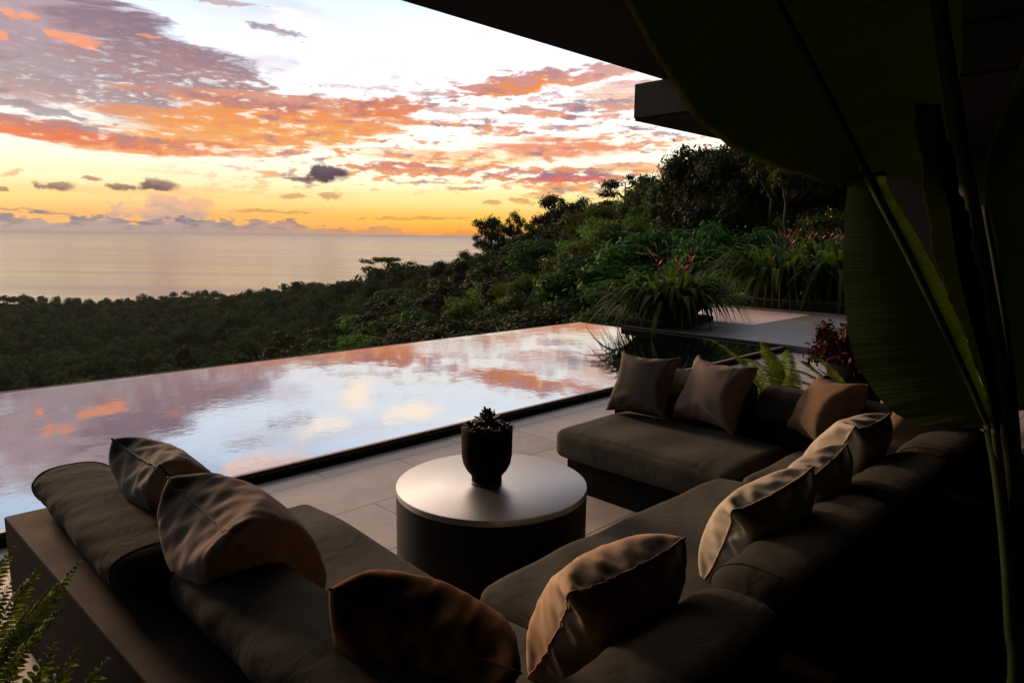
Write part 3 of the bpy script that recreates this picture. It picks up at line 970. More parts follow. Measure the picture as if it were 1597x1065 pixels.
# ------------------------------------------------------------------ table and pot
TX, TY = 2.30, 2.46
t = thing('coffee_table', (TX, TY, 0), 'low round dark drum table with a glossy top in the middle of the lounge', 'table')
m = MB(); m.lathe([(0, .402), (.484, .402), (.4868, .4008), (.4875, .398), (.4875, .372)], 96); m.build('table_top', M['table'], t)
m = MB(); m.lathe([(.487, .3715), (.487, .004), (.0, .004)], 96); m.build('drum', M['drum'], t)
for o in t.children:
    o.modifiers.new('edge', 'EDGE_SPLIT').split_angle = R(35)
pc = onz(759, 752, .402)
t = thing('potted_succulent', (pc.x, pc.y, .4035), 'black round bottomed pot of dark succulents on the coffee table', 'potted plant', None, .4)
S = .131
prof = [(0, .0), (.072, .0), (.075, .006), (.078, .035), (.082, .046), (.104, .072), (.121, .105), (.129, .15), (.131, .29), (.128, .298), (.122, .298), (.119, .28), (.0, .27)]
m = MB(); m.lathe(prof, 64); m.build('pot', M['pot'], t)
m = MB(); m.lathe([(.0755, .004), (.0785, .004), (.0795, .012), (.0775, .014)], 64); m.build('foot_ring', M['potrim'], t)
m = MB(); m.lathe([(0, .292), (.06, .290), (.118, .282)], 40); m.build('soil', M['soil'], t)


def rosette(c, rad, n, hgt, tilt, seed, fat=.3):
    rg = np.random.default_rng(seed)
    m = MB()
    for i in range(n):
        f = i / n
        ang = i * 2.39996
        ln = rad * (1 - .5 * f) * rg.uniform(.85, 1.1)
        rise = hgt * (.15 + .95 * f)
        d = np.array([math.cos(ang), math.sin(ang), 0])
        s = np.array([-math.sin(ang), math.cos(ang), 0])
        up = np.array([0, 0, 1.])
        pts = []
        for q, w in ((0, .3), (.35, .85), (.7, 1.), (.9, .6), (1., .0)):
            p = c + d * ln * q * (1 - .35 * f) + up * (rise * q ** .8)
            wd = ln * fat * w
            pts.append((p - s * wd - up * 0, p + up * wd * -.25, p + s * wd))
        V = [x for tr in pts for x in tr] + [x + np.array([0, 0, -ln * .05]) for tr in pts for x in tr]
        F = []
        for a in range(4):
            for b in range(2):
                F.append((a * 3 + b, a * 3 + b + 1, a * 3 + b + 4, a * 3 + b + 3))
                F.append((15 + a * 3 + b, 15 + a * 3 + b + 3, 15 + a * 3 + b + 4, 15 + a * 3 + b + 1))
            F.append((a * 3, a * 3 + 3, 15 + a * 3 + 3, 15 + a * 3)); F.append((a * 3 + 2, 15 + a * 3 + 2, 15 + a * 3 + 5, a * 3 + 5))
        m.add(V, F)
    return m


rosette(np.array([.012, .0, .315]), .085, 26, .075, 0, 1, .22).build('rosette', M['succ'], t)
m = MB(); m.tube([(.012, 0, .27), (.012, 0, .33)], .012, 8); m.build('stem', M['succ'], t)
for i in range(11):
    an = i * 2.4 + .3; rr = .045 + .045 * ((i * 7) % 5) / 5 + .02
    rosette(np.array([rr * math.cos(an), rr * math.sin(an), .290]), random.uniform(.042, .06), 15, random.uniform(.02, .045), 0, 10 + i, .34).build('rosette', M['succ'], t)
# ------------------------------------------------------------------ plants close by


def bez(p0, p1, p2, n):
    p0, p1, p2 = (np.array(p, float) for p in (p0, p1, p2))
    return [(1 - t) ** 2 * p0 + 2 * t * (1 - t) * p1 + t * t * p2 for t in np.linspace(0, 1, n)]


def frond(m, p0, p1, p2, width, npair=26, roll=0.):
    """fern frond: rachis with paired, slightly drooping leaflets"""
    pts = bez(p0, p1, p2, npair + 1)
    m.tube(pts, [.0035 * (1 - .8 * i / npair) for i in range(npair + 1)], 5)
    for i in range(2, npair + 1):
        f = i / npair
        p = pts[i]; tn = pts[i] - pts[i - 1]; tn /= np.linalg.norm(tn)
        sd_ = np.cross(tn, (math.sin(roll), 0, math.cos(roll))); sd_ /= np.linalg.norm(sd_) + 1e-9
        nr = np.cross(sd_, tn)
        ln = width * (math.sin(PI * min(1, f * .93 + .07)) ** .75) * random.uniform(.88, 1.08) + .006
        w = min(ln * .2, np.linalg.norm(pts[i] - pts[i - 1]) * .52)
        for s in (-1, 1):
            dr = sd_ * s * .94 + tn * .34
            V = []
            for q, k in ((0, .5), (.3, 1.), (.65, .85), (1., .05)):
                c = p + dr * ln * q - nr * ln * .22 * q * q + nr * random.uniform(-.004, .004)
                V += [c - tn * w * k, c + nr * w * .25 * k, c + tn * w * k]
            F = []
            for a in range(3):
                for b in range(2):
                    F.append((a * 3 + b, a * 3 + b + 1, a * 3 + b + 4, a * 3 + b + 3))
            m.add(V, F)


def fern(base, specs, label, npair=54):
    t = thing('fern', base, label, 'fern')
    for (dx, dy, dz, ln, wd) in specs:
        e = np.array((dx, dy, dz), float)
        mid = e * .5 + np.array((0, 0, ln))
        m = MB(); frond(m, (0, 0, 0), mid, e, wd, npair)
        m.build('frond', M['fern'], t)
    return t


def leafcloud(cent, rad, n, L_, W_, upb=.35, seed=0, shell=.55, outw=1.5):
    """leaf blades (folded diamonds) spread through blobs of the crown"""
    rg = np.random.default_rng(seed)
    cent = np.asarray(cent, float); rad = np.asarray(rad, float)
    k = rg.choice(len(cent), n, p=(rad[:, 0] ** 2) / np.sum(rad[:, 0] ** 2))
    d = rg.normal(size=(n, 3)); d /= np.linalg.norm(d, axis=1, keepdims=True)
    r = rg.uniform(shell, 1.05, (n, 1)) * (1 + .25 * np.sin(d[:, :1] * 5 + k[:, None]))
    c = cent[k] + d * r * rad[k]
    nn = d * outw + rg.normal(size=(n, 3)) * .5 + np.array([0, 0, upb]); nn /= np.linalg.norm(nn, axis=1, keepdims=True)
    a = np.cross(nn, rg.normal(size=(n, 3))); a /= np.linalg.norm(a, axis=1, keepdims=True)
    a[:, 2] -= .25; b = np.cross(nn, a)
    s = rg.uniform(.6, 1.3, (n, 1))
    a = a * L_ / 2 * s; b = b * W_ / 2 * s
    V = np.stack([c - a, c - b + nn * W_ * .15, c + a, c + b + nn * W_ * .15], 1).reshape(-1, 3)
    F = np.arange(n * 4).reshape(n, 4)
    return V, F


# ferns in the bed behind the far sofa seat
def fern_to(base, tips, label, wd=.075, arch=.25, npair=56):
    b = Vector(base)
    return fern(b, [(*(Vector(p) - b), arch * random.uniform(.7, 1.2), wd) for p in tips], label, npair)


fb = Vector((5.6, 2.35, .02))
fern_to(fb, [dep(1095, 527, 5.6), dep(1135, 548, 5.5), dep(1188, 532, 5.3), dep(1205, 550, 5.5), dep(1228, 545, 5.4), dep(1160, 560, 5.0), dep(1240, 580, 5.1), dep(1120, 570, 5.3)], 'bright fern rising behind the mauve pillow, its longest frond reaching left', .085, .32)
fb = Vector((5.45, 1.55, .02))
fern_to(fb, [dep(1262, 552, 5.4), dep(1220, 575, 5.0), dep(1275, 575, 5.1), dep(1245, 562, 5.3), dep(1290, 590, 4.7), dep(1215, 592, 4.6)], 'small spreading fern in front of the wine red bush', .085, .3)
# ferns beside the ledge at the left, near the camera
fb = Vector((-.12, 2.05, .02))
fern_to(fb, [dep(126, 874, 1.95), dep(-30, 790, 2.1), dep(22, 852, 1.95), dep(66, 880, 2.0), dep(-20, 900, 1.8), dep(-80, 850, 2.), dep(78, 915, 1.8), dep(-30, 950, 1.75), dep(100, 945, 1.85), dep(40, 965, 1.75),
             dep(20, 905, 1.85), dep(55, 935, 1.75), dep(5, 870, 1.85), dep(-10, 930, 1.7)], 'loose green fern growing beside the outer end of the plaster ledge', .058, .13, 60)
fb = Vector((-.25, 1.10, .02))
fern_to(fb, [dep(168, 1026, 1.26), dep(124, 1006, 1.24), dep(86, 1002, 1.28), dep(40, 1012, 1.22), dep(150, 1042, 1.2), dep(0, 1015, 1.3), dep(110, 1036, 1.16), dep(66, 1040, 1.16), dep(30, 1046, 1.14)], 'bright green fern at the very bottom corner, closest to the camera', .06, .22, 60)
for (bx_, by_, lab_, sd2) in ((.05, 1.75, 'dark low shrub under the loose fern, hugging the ledge', 21), (-.12, 1.30, 'dark low shrub between the two ferns', 22), (.02, .75, 'dark low shrub at the house end of the planting bed', 23)):
    t = thing('low_shrub', (bx_, by_, .02), lab_, 'shrub')
    rs = random.Random(sd2)
    rc = [(rs.gauss(0, .14), rs.gauss(0, .2), .08 + rs.random() * .22) for _ in range(26)]
    V, F = leafcloud(rc, [(.11, .11, .10)] * 26, 1500, .06, .03, .3, sd2, .2)
    npmesh('leaves', V, F, M['leaf_d'], t)
    m = MB()
    for c in rc: m.tube(bez((c[0] * .2, c[1] * .2, 0), (c[0] * .4, c[1] * .4, c[2] * .6), c, 5), .005, 5)
    m.build('stems', M['stalk'], t)
t = thing('planting_bed', (-.25, 1.6, 0), 'dark soil bed between the ledge and the house where the near ferns grow', 'planting bed')
m = MB(); m.box((-.42, -.75, .001), (.60, .85, .02)); m.build('soil', M['soil'], t, False)

# wine red shrub in a black pot
rb = Vector((7.05, 2.30, 0))
t = thing('red_leaved_shrub', rb, 'wine red leafy shrub in a black pot behind the far sofa seat', 'shrub')
m = MB(); m.lathe([(0, .002), (.20, .002), (.26, .25), (.28, .46), (.265, .46), (.25, .42), (0, .42)], 40); m.build('pot', M['pot'], t)


rc = [(random.gauss(0, .25), random.gauss(0, .25),   .50 + random.random() * .26) for _ in range(34)]
V, F = leafcloud(rc, [(.12, .12, .14)] * 34, 2600, .075, .036, .3, 3, .2)
npmesh('leaves', V, F, M['redleaf'], t)
m = MB()
for c in rc: m.tube(bez((c[0] * .2, c[1] * .2, .42), (c[0] * .4, c[1] * .4, .7), c, 5), .006, 5)
m.build('stems', M['stalk'], t)


# ---- strap leaved clumps with red bracts and feathery plumes, in stone planters
def strap(m, p0, p1, p2, w, n=10):
    pts = bez(p0, p1, p2, n + 1)
    V = []
    for i, p in enumerate(pts):
        f = i / n
        tn = pts[min(n, i + 1)] - pts[max(0, i - 1)]; tn /= np.linalg.norm(tn)
        sd_ = np.cross(tn, (0, 0, 1.)); sd_ /= np.linalg.norm(sd_) + 1e-9
        up = np.cross(sd_, tn)
        wd = w * (.30 + .7 * math.sin(PI * min(1, .12 + f * .85)) ** .7) * (1 - f ** 4 * .97)
        V += [p - sd_ * wd + up * wd * .35, p, p + sd_ * wd + up * wd * .35]
    F = []
    for a in range(n):
        for b in range(2): F.append((a * 3 + b, a * 3 + b + 1, a * 3 + b + 4, a * 3 + b + 3))
    m.add(V, F)


def clump(base, rx, ry, hgt, nl, flowers, plumes, label, seed):
    rg = random.Random(seed)
    t = thing('flowering_clump', base, label, 'flowering plant', 'clumps of strap leaves in the terrace planters')
    b = Vector(base)
    m = MB()
    for i in range(nl):
        an = rg.uniform(0, 2 * PI); rr = rg.random() ** .5
        x, y = rx * .45 * rr * math.cos(an), ry * .45 * rr * math.sin(an)
        out = rg.uniform(.35, 1.15)
        ex, ey = x + rx * out * math.cos(an) * (.55 + rr * .5), y + ry * out * math.sin(an) * (.5 + rr * .5)
        top = hgt * rg.uniform(.65, 1.05) * (1.1 - .35 * out)
        ez = top * rg.uniform(.3, .95) if rg.random() < .55 else rg.uniform(-.42, .40) * top
        strap(m, (x, y, 0), (x * 1.3 + (ex - x) * .35, y * 1.3 + (ey - y) * .35, top * 1.35), (ex, ey, ez), rg.uniform(.035, .075))
    m.build('leaves', M['strap'], t)
    for p in flowers:
        p = Vector(p) - b
        m = MB()
        for k in range(5):
            an = k * 2.5 + rg.random()
            d = np.array([math.cos(an) * .7, math.sin(an) * .7, 1.]); s = np.array([-math.sin(an), math.cos(an), 0])
            c = np.array(p) + np.array([0, 0, -.05 + .022 * k])
            w = .020
            q = [c, c + d * .06 + s * w, c + d * .11, c + d * .05 - s * w, c + d * .05 + np.array([0, 0, -.02])]
            m.add(q, [(0, 1, 4), (1, 2, 4), (2, 3, 4), (3, 0, 4), (0, 1, 2, 3)])
        f = m.build('flower', M['red'], t)
        m = MB(); m.tube(bez((p.x * .5, p.y * .5, 0), (p.x * .7, p.y * .7, p.z * .6), (p.x, p.y, p.z - .04), 6), .007, 5)
        m.build('stalk', M['stalk'], f)
    for (p, lx, lz) in plumes:
        p = Vector(p) - b
        tip = np.array(p) + np.array([rgt_h.x * lx, rgt_h.y * lx, lz])
        sp = bez(np.array(p), np.array(p) + np.array([rgt_h.x * lx * .5, rgt_h.y * lx * .5, lz * .62]), tip, 12)
        V = []; F = []
        for k in range(260):
            f = rg.random(); i = min(10, int(f * 11)); c = sp[i] + (sp[i + 1] - sp[i]) * (f * 11 - i)
            ax = sp[i + 1] - sp[i]; ax /= np.linalg.norm(ax)
            d = np.array([rg.gauss(0, 1) for _ in range(3)]); d -= ax * d.dot(ax); d /= np.linalg.norm(d) + 1e-9
            hl = .020 * math.sin(PI * min(1, .15 + f * .82)) + .004
            e = c + d * hl + ax * hl * .9
            q = np.cross(d, ax) * .0020
            j = len(V); V += [c - q, c + q, e]; F.append((j, j + 1, j + 2))
        m = MB(); m.add(V, F)
        m.tube(sp, [.004 * (1 - .7 * i / 11) for i in range(12)], 5)
        f = m.build('plume', M['plume'], t, False)
        root = np.array([p.x * .35, p.y * .35, 0])
        m = MB(); m.tube(bez(root, (root + np.array(p)) / 2 + np.array([0, 0, abs(p.z) * .35]), np.array(p), 8), .0025, 4)
        m.build('stalk', M['stalk'], f)
    return t


t = thing('planter', (10.95, 6.95, 0), 'low black stone planter between the corner of the long pool and the small basin', 'planter')
m = MB(); m.box((-.91, -.42, -1.5), (.95, .40, .20)); m.build('box', M['stone'], t, False, .02)
m = MB(); m.box((-.84, -.36, .201), (.88, .34, .215)); m.build('soil', M['soil'], t, False)
D1 = 12.7
fl1 = [dep(1027, 413, D1), dep(1057, 411, D1), dep(1078, 405, D1), dep(1067, 421, D1 - .2)]
pl1 = [(dep(1030, 402, D1), -.22, .10), (dep(1020, 402, D1), -.16, .20), (dep(1012, 397, D1 + .2), -.28, .03), (dep(1050, 376, D1 + .3), -.06, .18),
       (dep(1041, 385, D1 + .2), -.06, .12), (dep(1024, 388, D1), -.05, .12), (dep(950, 484, D1 - .5), .18, .20), (dep(962, 482, D1 - .6), .15, .08), (dep(961, 498, D1 - .6), .14, .16), (dep(973, 495, D1 - .6), .06, .12), (dep(1098, 410, D1), .06, .10)]
c1 = clump((10.95, 6.95, .21), 1.45, 1.0, .98, 400, fl1, pl1, 'arching strap leaved clump with four red flowers in the planter at the pool corner', 4)
t = thing('planter', (16.8, 6.9, .1), 'long black stone planter along the back of the far terrace', 'planter')
m = MB(); m.box((-1.65, -1.9, .001), (2.0, 1.35, .18)); m.build('box', M['stone'], t, False, .02)
m = MB(); m.box((-1.57, -1.82, .181), (1.92, 1.27, .195)); m.build('soil', M['soil'], t, False)
D2 = 17.0
fl2 = [dep(x, y, D2 + q) for x, y, q in ((1237, 366, .3), (1226, 372, 0), (1245, 362, .4), (1260, 373, .2), (1270, 368, 0), (1282, 373, .3), (1295, 369, .2), (1308, 375, .1), (1204, 404, -.6), (1218, 407, -.5), (1191, 418, -.8), (1235, 380, .0))]
pl2 = [(dep(x, y, D2 + q), lx, lz) for x, y, q, lx, lz in ((1160, 388, -.2, -.22, .06), (1180, 384, 0, -.22, .03), (1155, 404, -.4, -.2, .04), (1165, 421, -.5, -.2, -.02), (1196, 385, 0, -.14, .05), (1204, 377, .1, -.12, .14), (1212, 373, .2, -.1, .2), (1218, 368, .2, -.08, .2), (1224, 366, .2, -.03, .22), (1232, 370, .3, -.05, .2), (1208, 384, .1, -.2, .12), (1313, 370, .2, -.1, .24), (1306, 368, .2, -.05, .2))]
c2 = clump((16.3, 7.4, .29), 1.75, 1.4, 1.48, 380, fl2[:6] + fl2[8:11], pl2[:8], 'tall strap leaved clump with pale plumes at the sea end of the long planter', 5)
c3 = clump((17.2, 6.2, .29), 1.8, 1.5, 1.58, 380, fl2[6:8] + fl2[11:], pl2[8:], 'strap leaved clump with red flowers nearest the house in the long planter', 6)

# ---- giant banana-like leaves at the right, an arm's length from the camera


def bladeMat(name, col, tcol, trans):
    m, nt, b = nodes(name)
    uv = N(nt, 'ShaderNodeUVMap')
    sp = N(nt, 'ShaderNodeSeparateXYZ'); nt.links.new(uv.outputs[0], sp.inputs[0])
    tc_ = N(nt, 'ShaderNodeTexCoord')
    n0 = noise(nt, 3., 4, .6, tc_.outputs['Object'])
    cv = N(nt, 'ShaderNodeCombineXYZ')
    nt.links.new(math_(nt, 'MULTIPLY', sp.outputs[1], 260.), cv.inputs[0])
    nt.links.new(math_(nt, 'MULTIPLY', sp.outputs[0], 1.5), cv.inputs[1])
    ns = noise(nt, .45, 4, .65, cv.outputs[0])
    f = math_(nt, 'MULTIPLY_ADD', ns.outputs[0], .7, math_(nt, 'MULTIPLY', n0.outputs[0], .4))
    c = mixc(nt, mrange(nt, f, .35, .75), tuple(q * .6 for q in col), tuple(q * 1.35 for q in col))
    # paler yellow green left margin
    edge = mrange(nt, math_(nt, 'SUBTRACT', 1., sp.outputs[0]), .972, 1.0)
    c = mixc(nt, edge, c, (.03, .034, .006))
    nt.links.new(c, b.inputs['Base Color'])
    b.inputs['Roughness'].default_value = .5
    b.inputs['Specular IOR Level'].default_value = .1
    bump(nt, ns.outputs[0], .9, .006, b)
    t_ = N(nt, 'ShaderNodeBsdfTranslucent')
    nt.links.new(mixc(nt, edge, mixc(nt, mrange(nt, f, .35, .75), tuple(q * .75 for q in tcol), tuple(q * 1.25 for q in tcol)), (.05, .045, .006)), t_.inputs[0])
    mx = N(nt, 'ShaderNodeMixShader'); mx.inputs[0].default_value = trans
    nt.links.new(b.outputs[0], mx.inputs[1]); nt.links.new(t_.outputs[0], mx.inputs[2])
    nt.links.new(mx.outputs[0], nt.nodes['Material Output'].inputs[0])
    return m


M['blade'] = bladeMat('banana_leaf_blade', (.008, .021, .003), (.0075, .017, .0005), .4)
M['blade_low'] = bladeMat('lower_leaf_blade', (.020, .044, .003), (.032, .058, .002), .5)  # lighter copy for the same leaf, painting in light on the lower lobe
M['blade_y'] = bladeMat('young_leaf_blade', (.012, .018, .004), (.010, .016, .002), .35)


def spline(pts, n):
    pts = [np.array(p, float) for p in pts]
    out = []
    k = len(pts) - 1
    for i in range(n + 1):
        t = i / n * k; j = min(k - 1, int(t)); t -= j
        p1, p2 = pts[j], pts[j + 1]
        p0 = pts[j - 1] if j else 2 * p1 - p2
        p3 = pts[j + 2] if j + 2 <= k else 2 * p2 - p1
        out.append(.5 * ((2 * p1) + (p2 - p0) * t + (2 * p0 - 5 * p1 + 4 * p2 - p3) * t * t + (3 * p1 - p0 - 3 * p2 + p3) * t ** 3))
    return out


def blade(name, rows, parent, mat, nl=70, nw=9, cup=.05, ragged=.006, seed=0):
    """rows: (left margin, midrib, right margin) in space along the leaf"""
    rg = random.Random(seed)
    Ls = spline([r[0] for r in rows], nl); Ms = spline([r[1] for r in rows], nl); Rs = spline([r[2] for r in rows], nl)
    V = []; UV = []
    for i in range(nl + 1):
        l, m_, r = Ls[i], Ms[i], Rs[i]
        ax = Ms[min(nl, i + 1)] - Ms[max(0, i - 1)]; ax /= np.linalg.norm(ax) + 1e-9
        nrm = np.cross(r - l, ax); nrm /= np.linalg.norm(nrm) + 1e-9
        if nrm.dot(np.array(CAM) - m_) < 0: nrm = -nrm
        jl, jr = rg.gauss(0, ragged), rg.gauss(0, ragged)
        wv = math.sin(i * .55 + seed) * .004
        for k in range(-nw, nw + 1):
            f = k / nw
            e = (l if f < 0 else r)
            p = m_ + (e - m_) * abs(f)
            dl = np.linalg.norm(e - m_)
            p = p + nrm * (dl * cup * 4 * (abs(f) - f * f) + wv * abs(f) ** 2 + .002 * math.sin(i * 1.9 + k * .3) * abs(f))
            if abs(k) == nw: p = p + (e - m_) / (dl + 1e-9) * (jl if f < 0 else jr)
            V.append(p); UV.append((f * .5 + .5, i / nl))
    w_ = 2 * nw + 1
    F = [(i * w_ + k, i * w_ + k + 1, (i + 1) * w_ + k + 1, (i + 1) * w_ + k) for i in range(nl) for k in range(2 * nw)]
    o = npmesh(name, V, F, mat, parent)
    uvl = o.data.uv_layers.new(name='UVMap')
    for lp_ in o.data.loops: uvl.data[lp_.index].uv = UV[lp_.vertex_index]
    rad = [.006 + .006 * (1 - i / nl) for i in range(nl + 1)]
    mr = MB(); mr.tube([q - 0 * q for q in Ms], rad, 8)
    mr.build('midrib', M['stemgreen'], o)
    return o


base = Vector(dep(1588, 1060, 1.62)); base.z = 0
bp = thing('banana_plant', (0, 0, 0), 'huge dark banana leaves and upright stems rising at the right edge, close to the camera', 'banana plant')


def rel(x, y, d): return np.array(dep(x, y, d))


# great leaf: upper part sweeps up to the left, out of the picture
rows = [(rel(1312, 292, 1.86), rel(1352, 272, 1.80), rel(1450, 290, 1.86)),
        (rel(1255, 275, 1.88), rel(1322, 212, 1.82), rel(1490, 190, 1.92)),
        (rel(1165, 243, 1.90), rel(1275, 120, 1.84), rel(1500, 60, 1.98)),
        (rel(1090, 190, 1.92), rel(1222, 20, 1.86), rel(1490, -80, 2.04)),
        (rel(1020, 85, 1.94), rel(1165, -90, 1.9), rel(1350, -220, 2.05)),
        (rel(955, -45, 1.98), rel(1080, -200, 1.96), rel(1220, -320, 2.1)),
        (rel(920, -190, 2.02), rel(960, -300, 2.02), rel(1040, -390, 2.12)),
        (rel(850, -370, 2.08), rel(850, -370, 2.08), rel(850, -370, 2.08))]
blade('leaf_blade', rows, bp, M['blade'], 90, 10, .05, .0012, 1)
# lower lobe of the same leaf, torn away from it at a notch
rows = [(rel(1340, 268, 1.80), rel(1353, 274, 1.795), rel(1380, 268, 1.8)),
        (rel(1321, 300, 1.84), rel(1372, 312, 1.775), rel(1392, 306, 1.79)),
        (rel(1315, 380, 1.86), rel(1412, 388, 1.745), rel(1438, 380, 1.77)),
        (rel(1316, 470, 1.87), rel(1452, 470, 1.715), rel(1478, 460, 1.74)),
        (rel(1334, 560, 1.86), rel(1490, 550, 1.69), rel(1512, 542, 1.71)),
        (rel(1375, 625, 1.83), rel(1516, 606, 1.67), rel(1532, 600, 1.69)),
        (rel(1425, 660, 1.78), rel(1530, 640, 1.66), rel(1556, 630, 1.68)),
        (rel(1490, 664, 1.70), rel(1537, 655, 1.655), rel(1556, 650, 1.66)),
        (rel(1525, 668, 1.66), rel(1541, 668, 1.652), rel(1552, 668, 1.655))]
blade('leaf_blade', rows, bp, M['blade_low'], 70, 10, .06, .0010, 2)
# folded young leaf, pale along its rolled margin
rows = [(rel(1427, 163, 1.60), rel(1458, 165, 1.66), rel(1466, 163, 1.62)),
        (rel(1436, 260, 1.59), rel(1472, 262, 1.66), rel(1490, 260, 1.61)),
        (rel(1446, 340, 1.58), rel(1484, 345, 1.66), rel(1510, 340, 1.60)),
        (rel(1462, 420, 1.58), rel(1497, 430, 1.65), rel(1527, 425, 1.60)),
        (rel(1492, 490, 1.58), rel(1516, 510, 1.64), rel(1543, 510, 1.60)),
        (rel(1522, 570, 1.60), rel(1537, 590, 1.63), rel(1557, 590, 1.61)),
        (rel(1548, 660, 1.62), rel(1552, 670, 1.63), rel(1562, 670, 1.62))]
blade('leaf_blade', rows, bp, M['blade_y'], 60, 6, .10, .0025, 3)
# dim leaf standing at the far right margin
rows = [(rel(1560, 640, 2.0), rel(1600, 640, 2.0), rel(1640, 600, 2.0)), (rel(1552, 380, 2.05), rel(1650, 420, 2.0), rel(1760, 380, 2.05)),
        (rel(1532, 285, 2.1), rel(1660, 250, 2.05), rel(1780, 200, 2.1)), (rel(1580, 130, 2.15), rel(1670, 60, 2.1), rel(1760, 20, 2.15)), (rel(1690, -120, 2.2), rel(1690, -120, 2.2), rel(1700, -120, 2.2))]
blade('leaf_blade', rows, bp, M['blade'], 40, 6, .05, .002, 4)


def stem(path, r0, r1):
    pts = spline([rel(*p) for p in path] + [np.array(base) + np.array([random.uniform(-.03, .03), random.uniform(-.03, .03), 0])], 40)
    m = MB(); m.tube(pts, [r0 + (r1 - r0) * (i / 40) for i in range(41)], 10, True, .8)
    m.build('stem', M['stemgreen'], bp)


stem([(1541, 662, 1.652), (1556, 740, 1.64), (1570, 860, 1.63), (1578, 980, 1.62), (1584, 1080, 1.62)], .011, .019)
stem([(1552, 668, 1.63), (1562, 760, 1.64), (1572, 900, 1.63), (1582, 1060, 1.62)], .009, .016)
stem([(1456, -120, 1.80), (1464, 0, 1.78), (1485, 150, 1.74), (1515, 330, 1.70), (1550, 520, 1.67), (1575, 700, 1.65), (1586, 900, 1.64), (1592, 1060, 1.64)], .019, .022)
stem([(1535, 320, 1.72), (1562, 470, 1.70), (1580, 620, 1.68), (1590, 800, 1.66), (1596, 1060, 1.66)], .006, .014)
m = MB(); m.lathe([(0, .001), (.2, .001), (.24, .2), (.25, .3), (.0, .3)], 40, (base.x, base.y, 0)); m.build('pot', M['pot'], bp)
HAZE = .00004
# ------------------------------------------------------------------ land, sea, forest
TAB = {0: [(14, 700), (40, 690), (120, 680), (250, 645), (340, 606), (500, 540), (680, 490), (850, 462)],
       250: [(14, 680), (40, 670), (120, 650), (250, 612), (330, 580), (450, 530), (650, 487), (850, 461)],
       450: [(14, 650), (40, 640), (120, 600), (200, 562), (300, 522), (450, 475), (620, 447), (850, 456)],
       600: [(14, 620), (40, 590), (90, 545), (150, 505), (220, 462), (330, 424), (500, 432), (850, 455)],
       740: [(14, 600), (30, 548), (60, 496), (100, 448), (160, 402), (220, 405), (400, 425), (850, 450)],
       870: [(14, 580), (25, 515), (45, 438), (80, 385), (125, 335), (200, 345), (400, 405), (850, 445)],
       1000: [(14, 560), (22, 500), (35, 430), (55, 362), (85, 312), (150, 320), (400, 400), (850, 440)],
       1150: [(16, 545), (22, 480), (32, 350), (48, 262), (90, 262), (400, 380), (850, 440)],
       1320: [(18, 540), (24, 460), (32, 320), (48, 215), (90, 230), (400, 380), (850, 440)]}
colx = sorted(TAB)
colaz = [azel(x, 370)[0] for x in colx]


def crown_z(a, d):
    def at(x):
        tb = TAB[x]
        ld = [math.log(q[0]) for q in tb]; zs = []
        for dd, y in tb:
            r_ = ray(x, y); zs.append(EYE + dd * r_.z / math.hypot(r_.x, r_.y))
        return float(np.interp(math.log(d), ld, zs))
    j = int(np.clip(np.searchsorted(colaz, a) - 1, 0, len(colaz) - 2))
    t = float(np.clip((a - colaz[j]) / (colaz[j + 1] - colaz[j]), 0, 1))
    z = at(colx[j]) * (1 - t) + at(colx[j + 1]) * t
    if d > 110:                                     # rolling canopy
        q = A - R(a); x, y = d * math.cos(q), d * math.sin(q)
        w = min(1., (d - 110) / 120)
        z += w * (2.2 * math.sin(x / 31. + 1.3 * math.sin(y / 47.)) + 1.9 * math.sin(y / 23. + 1.7 * math.sin(x / 39.) + 2.) + 1.2 * math.sin((x + y) / 13.) - 1.)
    return z


def tree_h(d): return float(np.interp(d, [12, 20, 40, 100, 300, 900], [2.5, 4., 7., 9., 9., 7.5]))


def polar(a, d):
    q = A - R(a)
    return d * math.cos(q), d * math.sin(q)


azs = np.arange(-75, 80.1, 2.5); ds = np.array([11, 14, 18, 23, 30, 38, 48, 60, 80, 105, 140, 180, 230, 300, 380, 480, 600, 730, 850, 900, 1000])
V = []; F = []
SEA_Z = crown_z(colaz[0], 850) - 16.
for a in azs:
    for d in ds:
        x, y = polar(a, d)
        z = crown_z(a, min(d, 850)) - tree_h(d) * (1. if d < 860 else 3.)
        if d <= 14: z = min(z, -3.2)
        if 9 < x < 19.2 and -2 < y < 9.7: z = min(z, -1.7)
        V.append((x, y, z))
nd = len(ds)
for i in range(len(azs) - 1):
    for j in range(nd - 1):
        F.append((i * nd + j, (i + 1) * nd + j, (i + 1) * nd + j + 1, i * nd + j + 1))
tag(npmesh('hillside', V, F, M['terrain']), kind='structure')
# lower ground everywhere beneath
V = []; F = []
rings = [0, 300, 700, 1500, 4000, 12000, 40000, 100000]
ns = 72
for r_ in rings:
    for k in range(ns):
        V.append((r_ * math.cos(2 * PI * k / ns), r_ * math.sin(2 * PI * k / ns), SEA_Z))
for i in range(len(rings) - 1):
    for k in range(ns):
        F.append((i * ns + k, (i + 1) * ns + k, (i + 1) * ns + (k + 1) % ns, i * ns + (k + 1) % ns))
tag(npmesh('sea', V, F, M['sea'], None, False), kind='structure')
print('SEA_Z', SEA_Z)


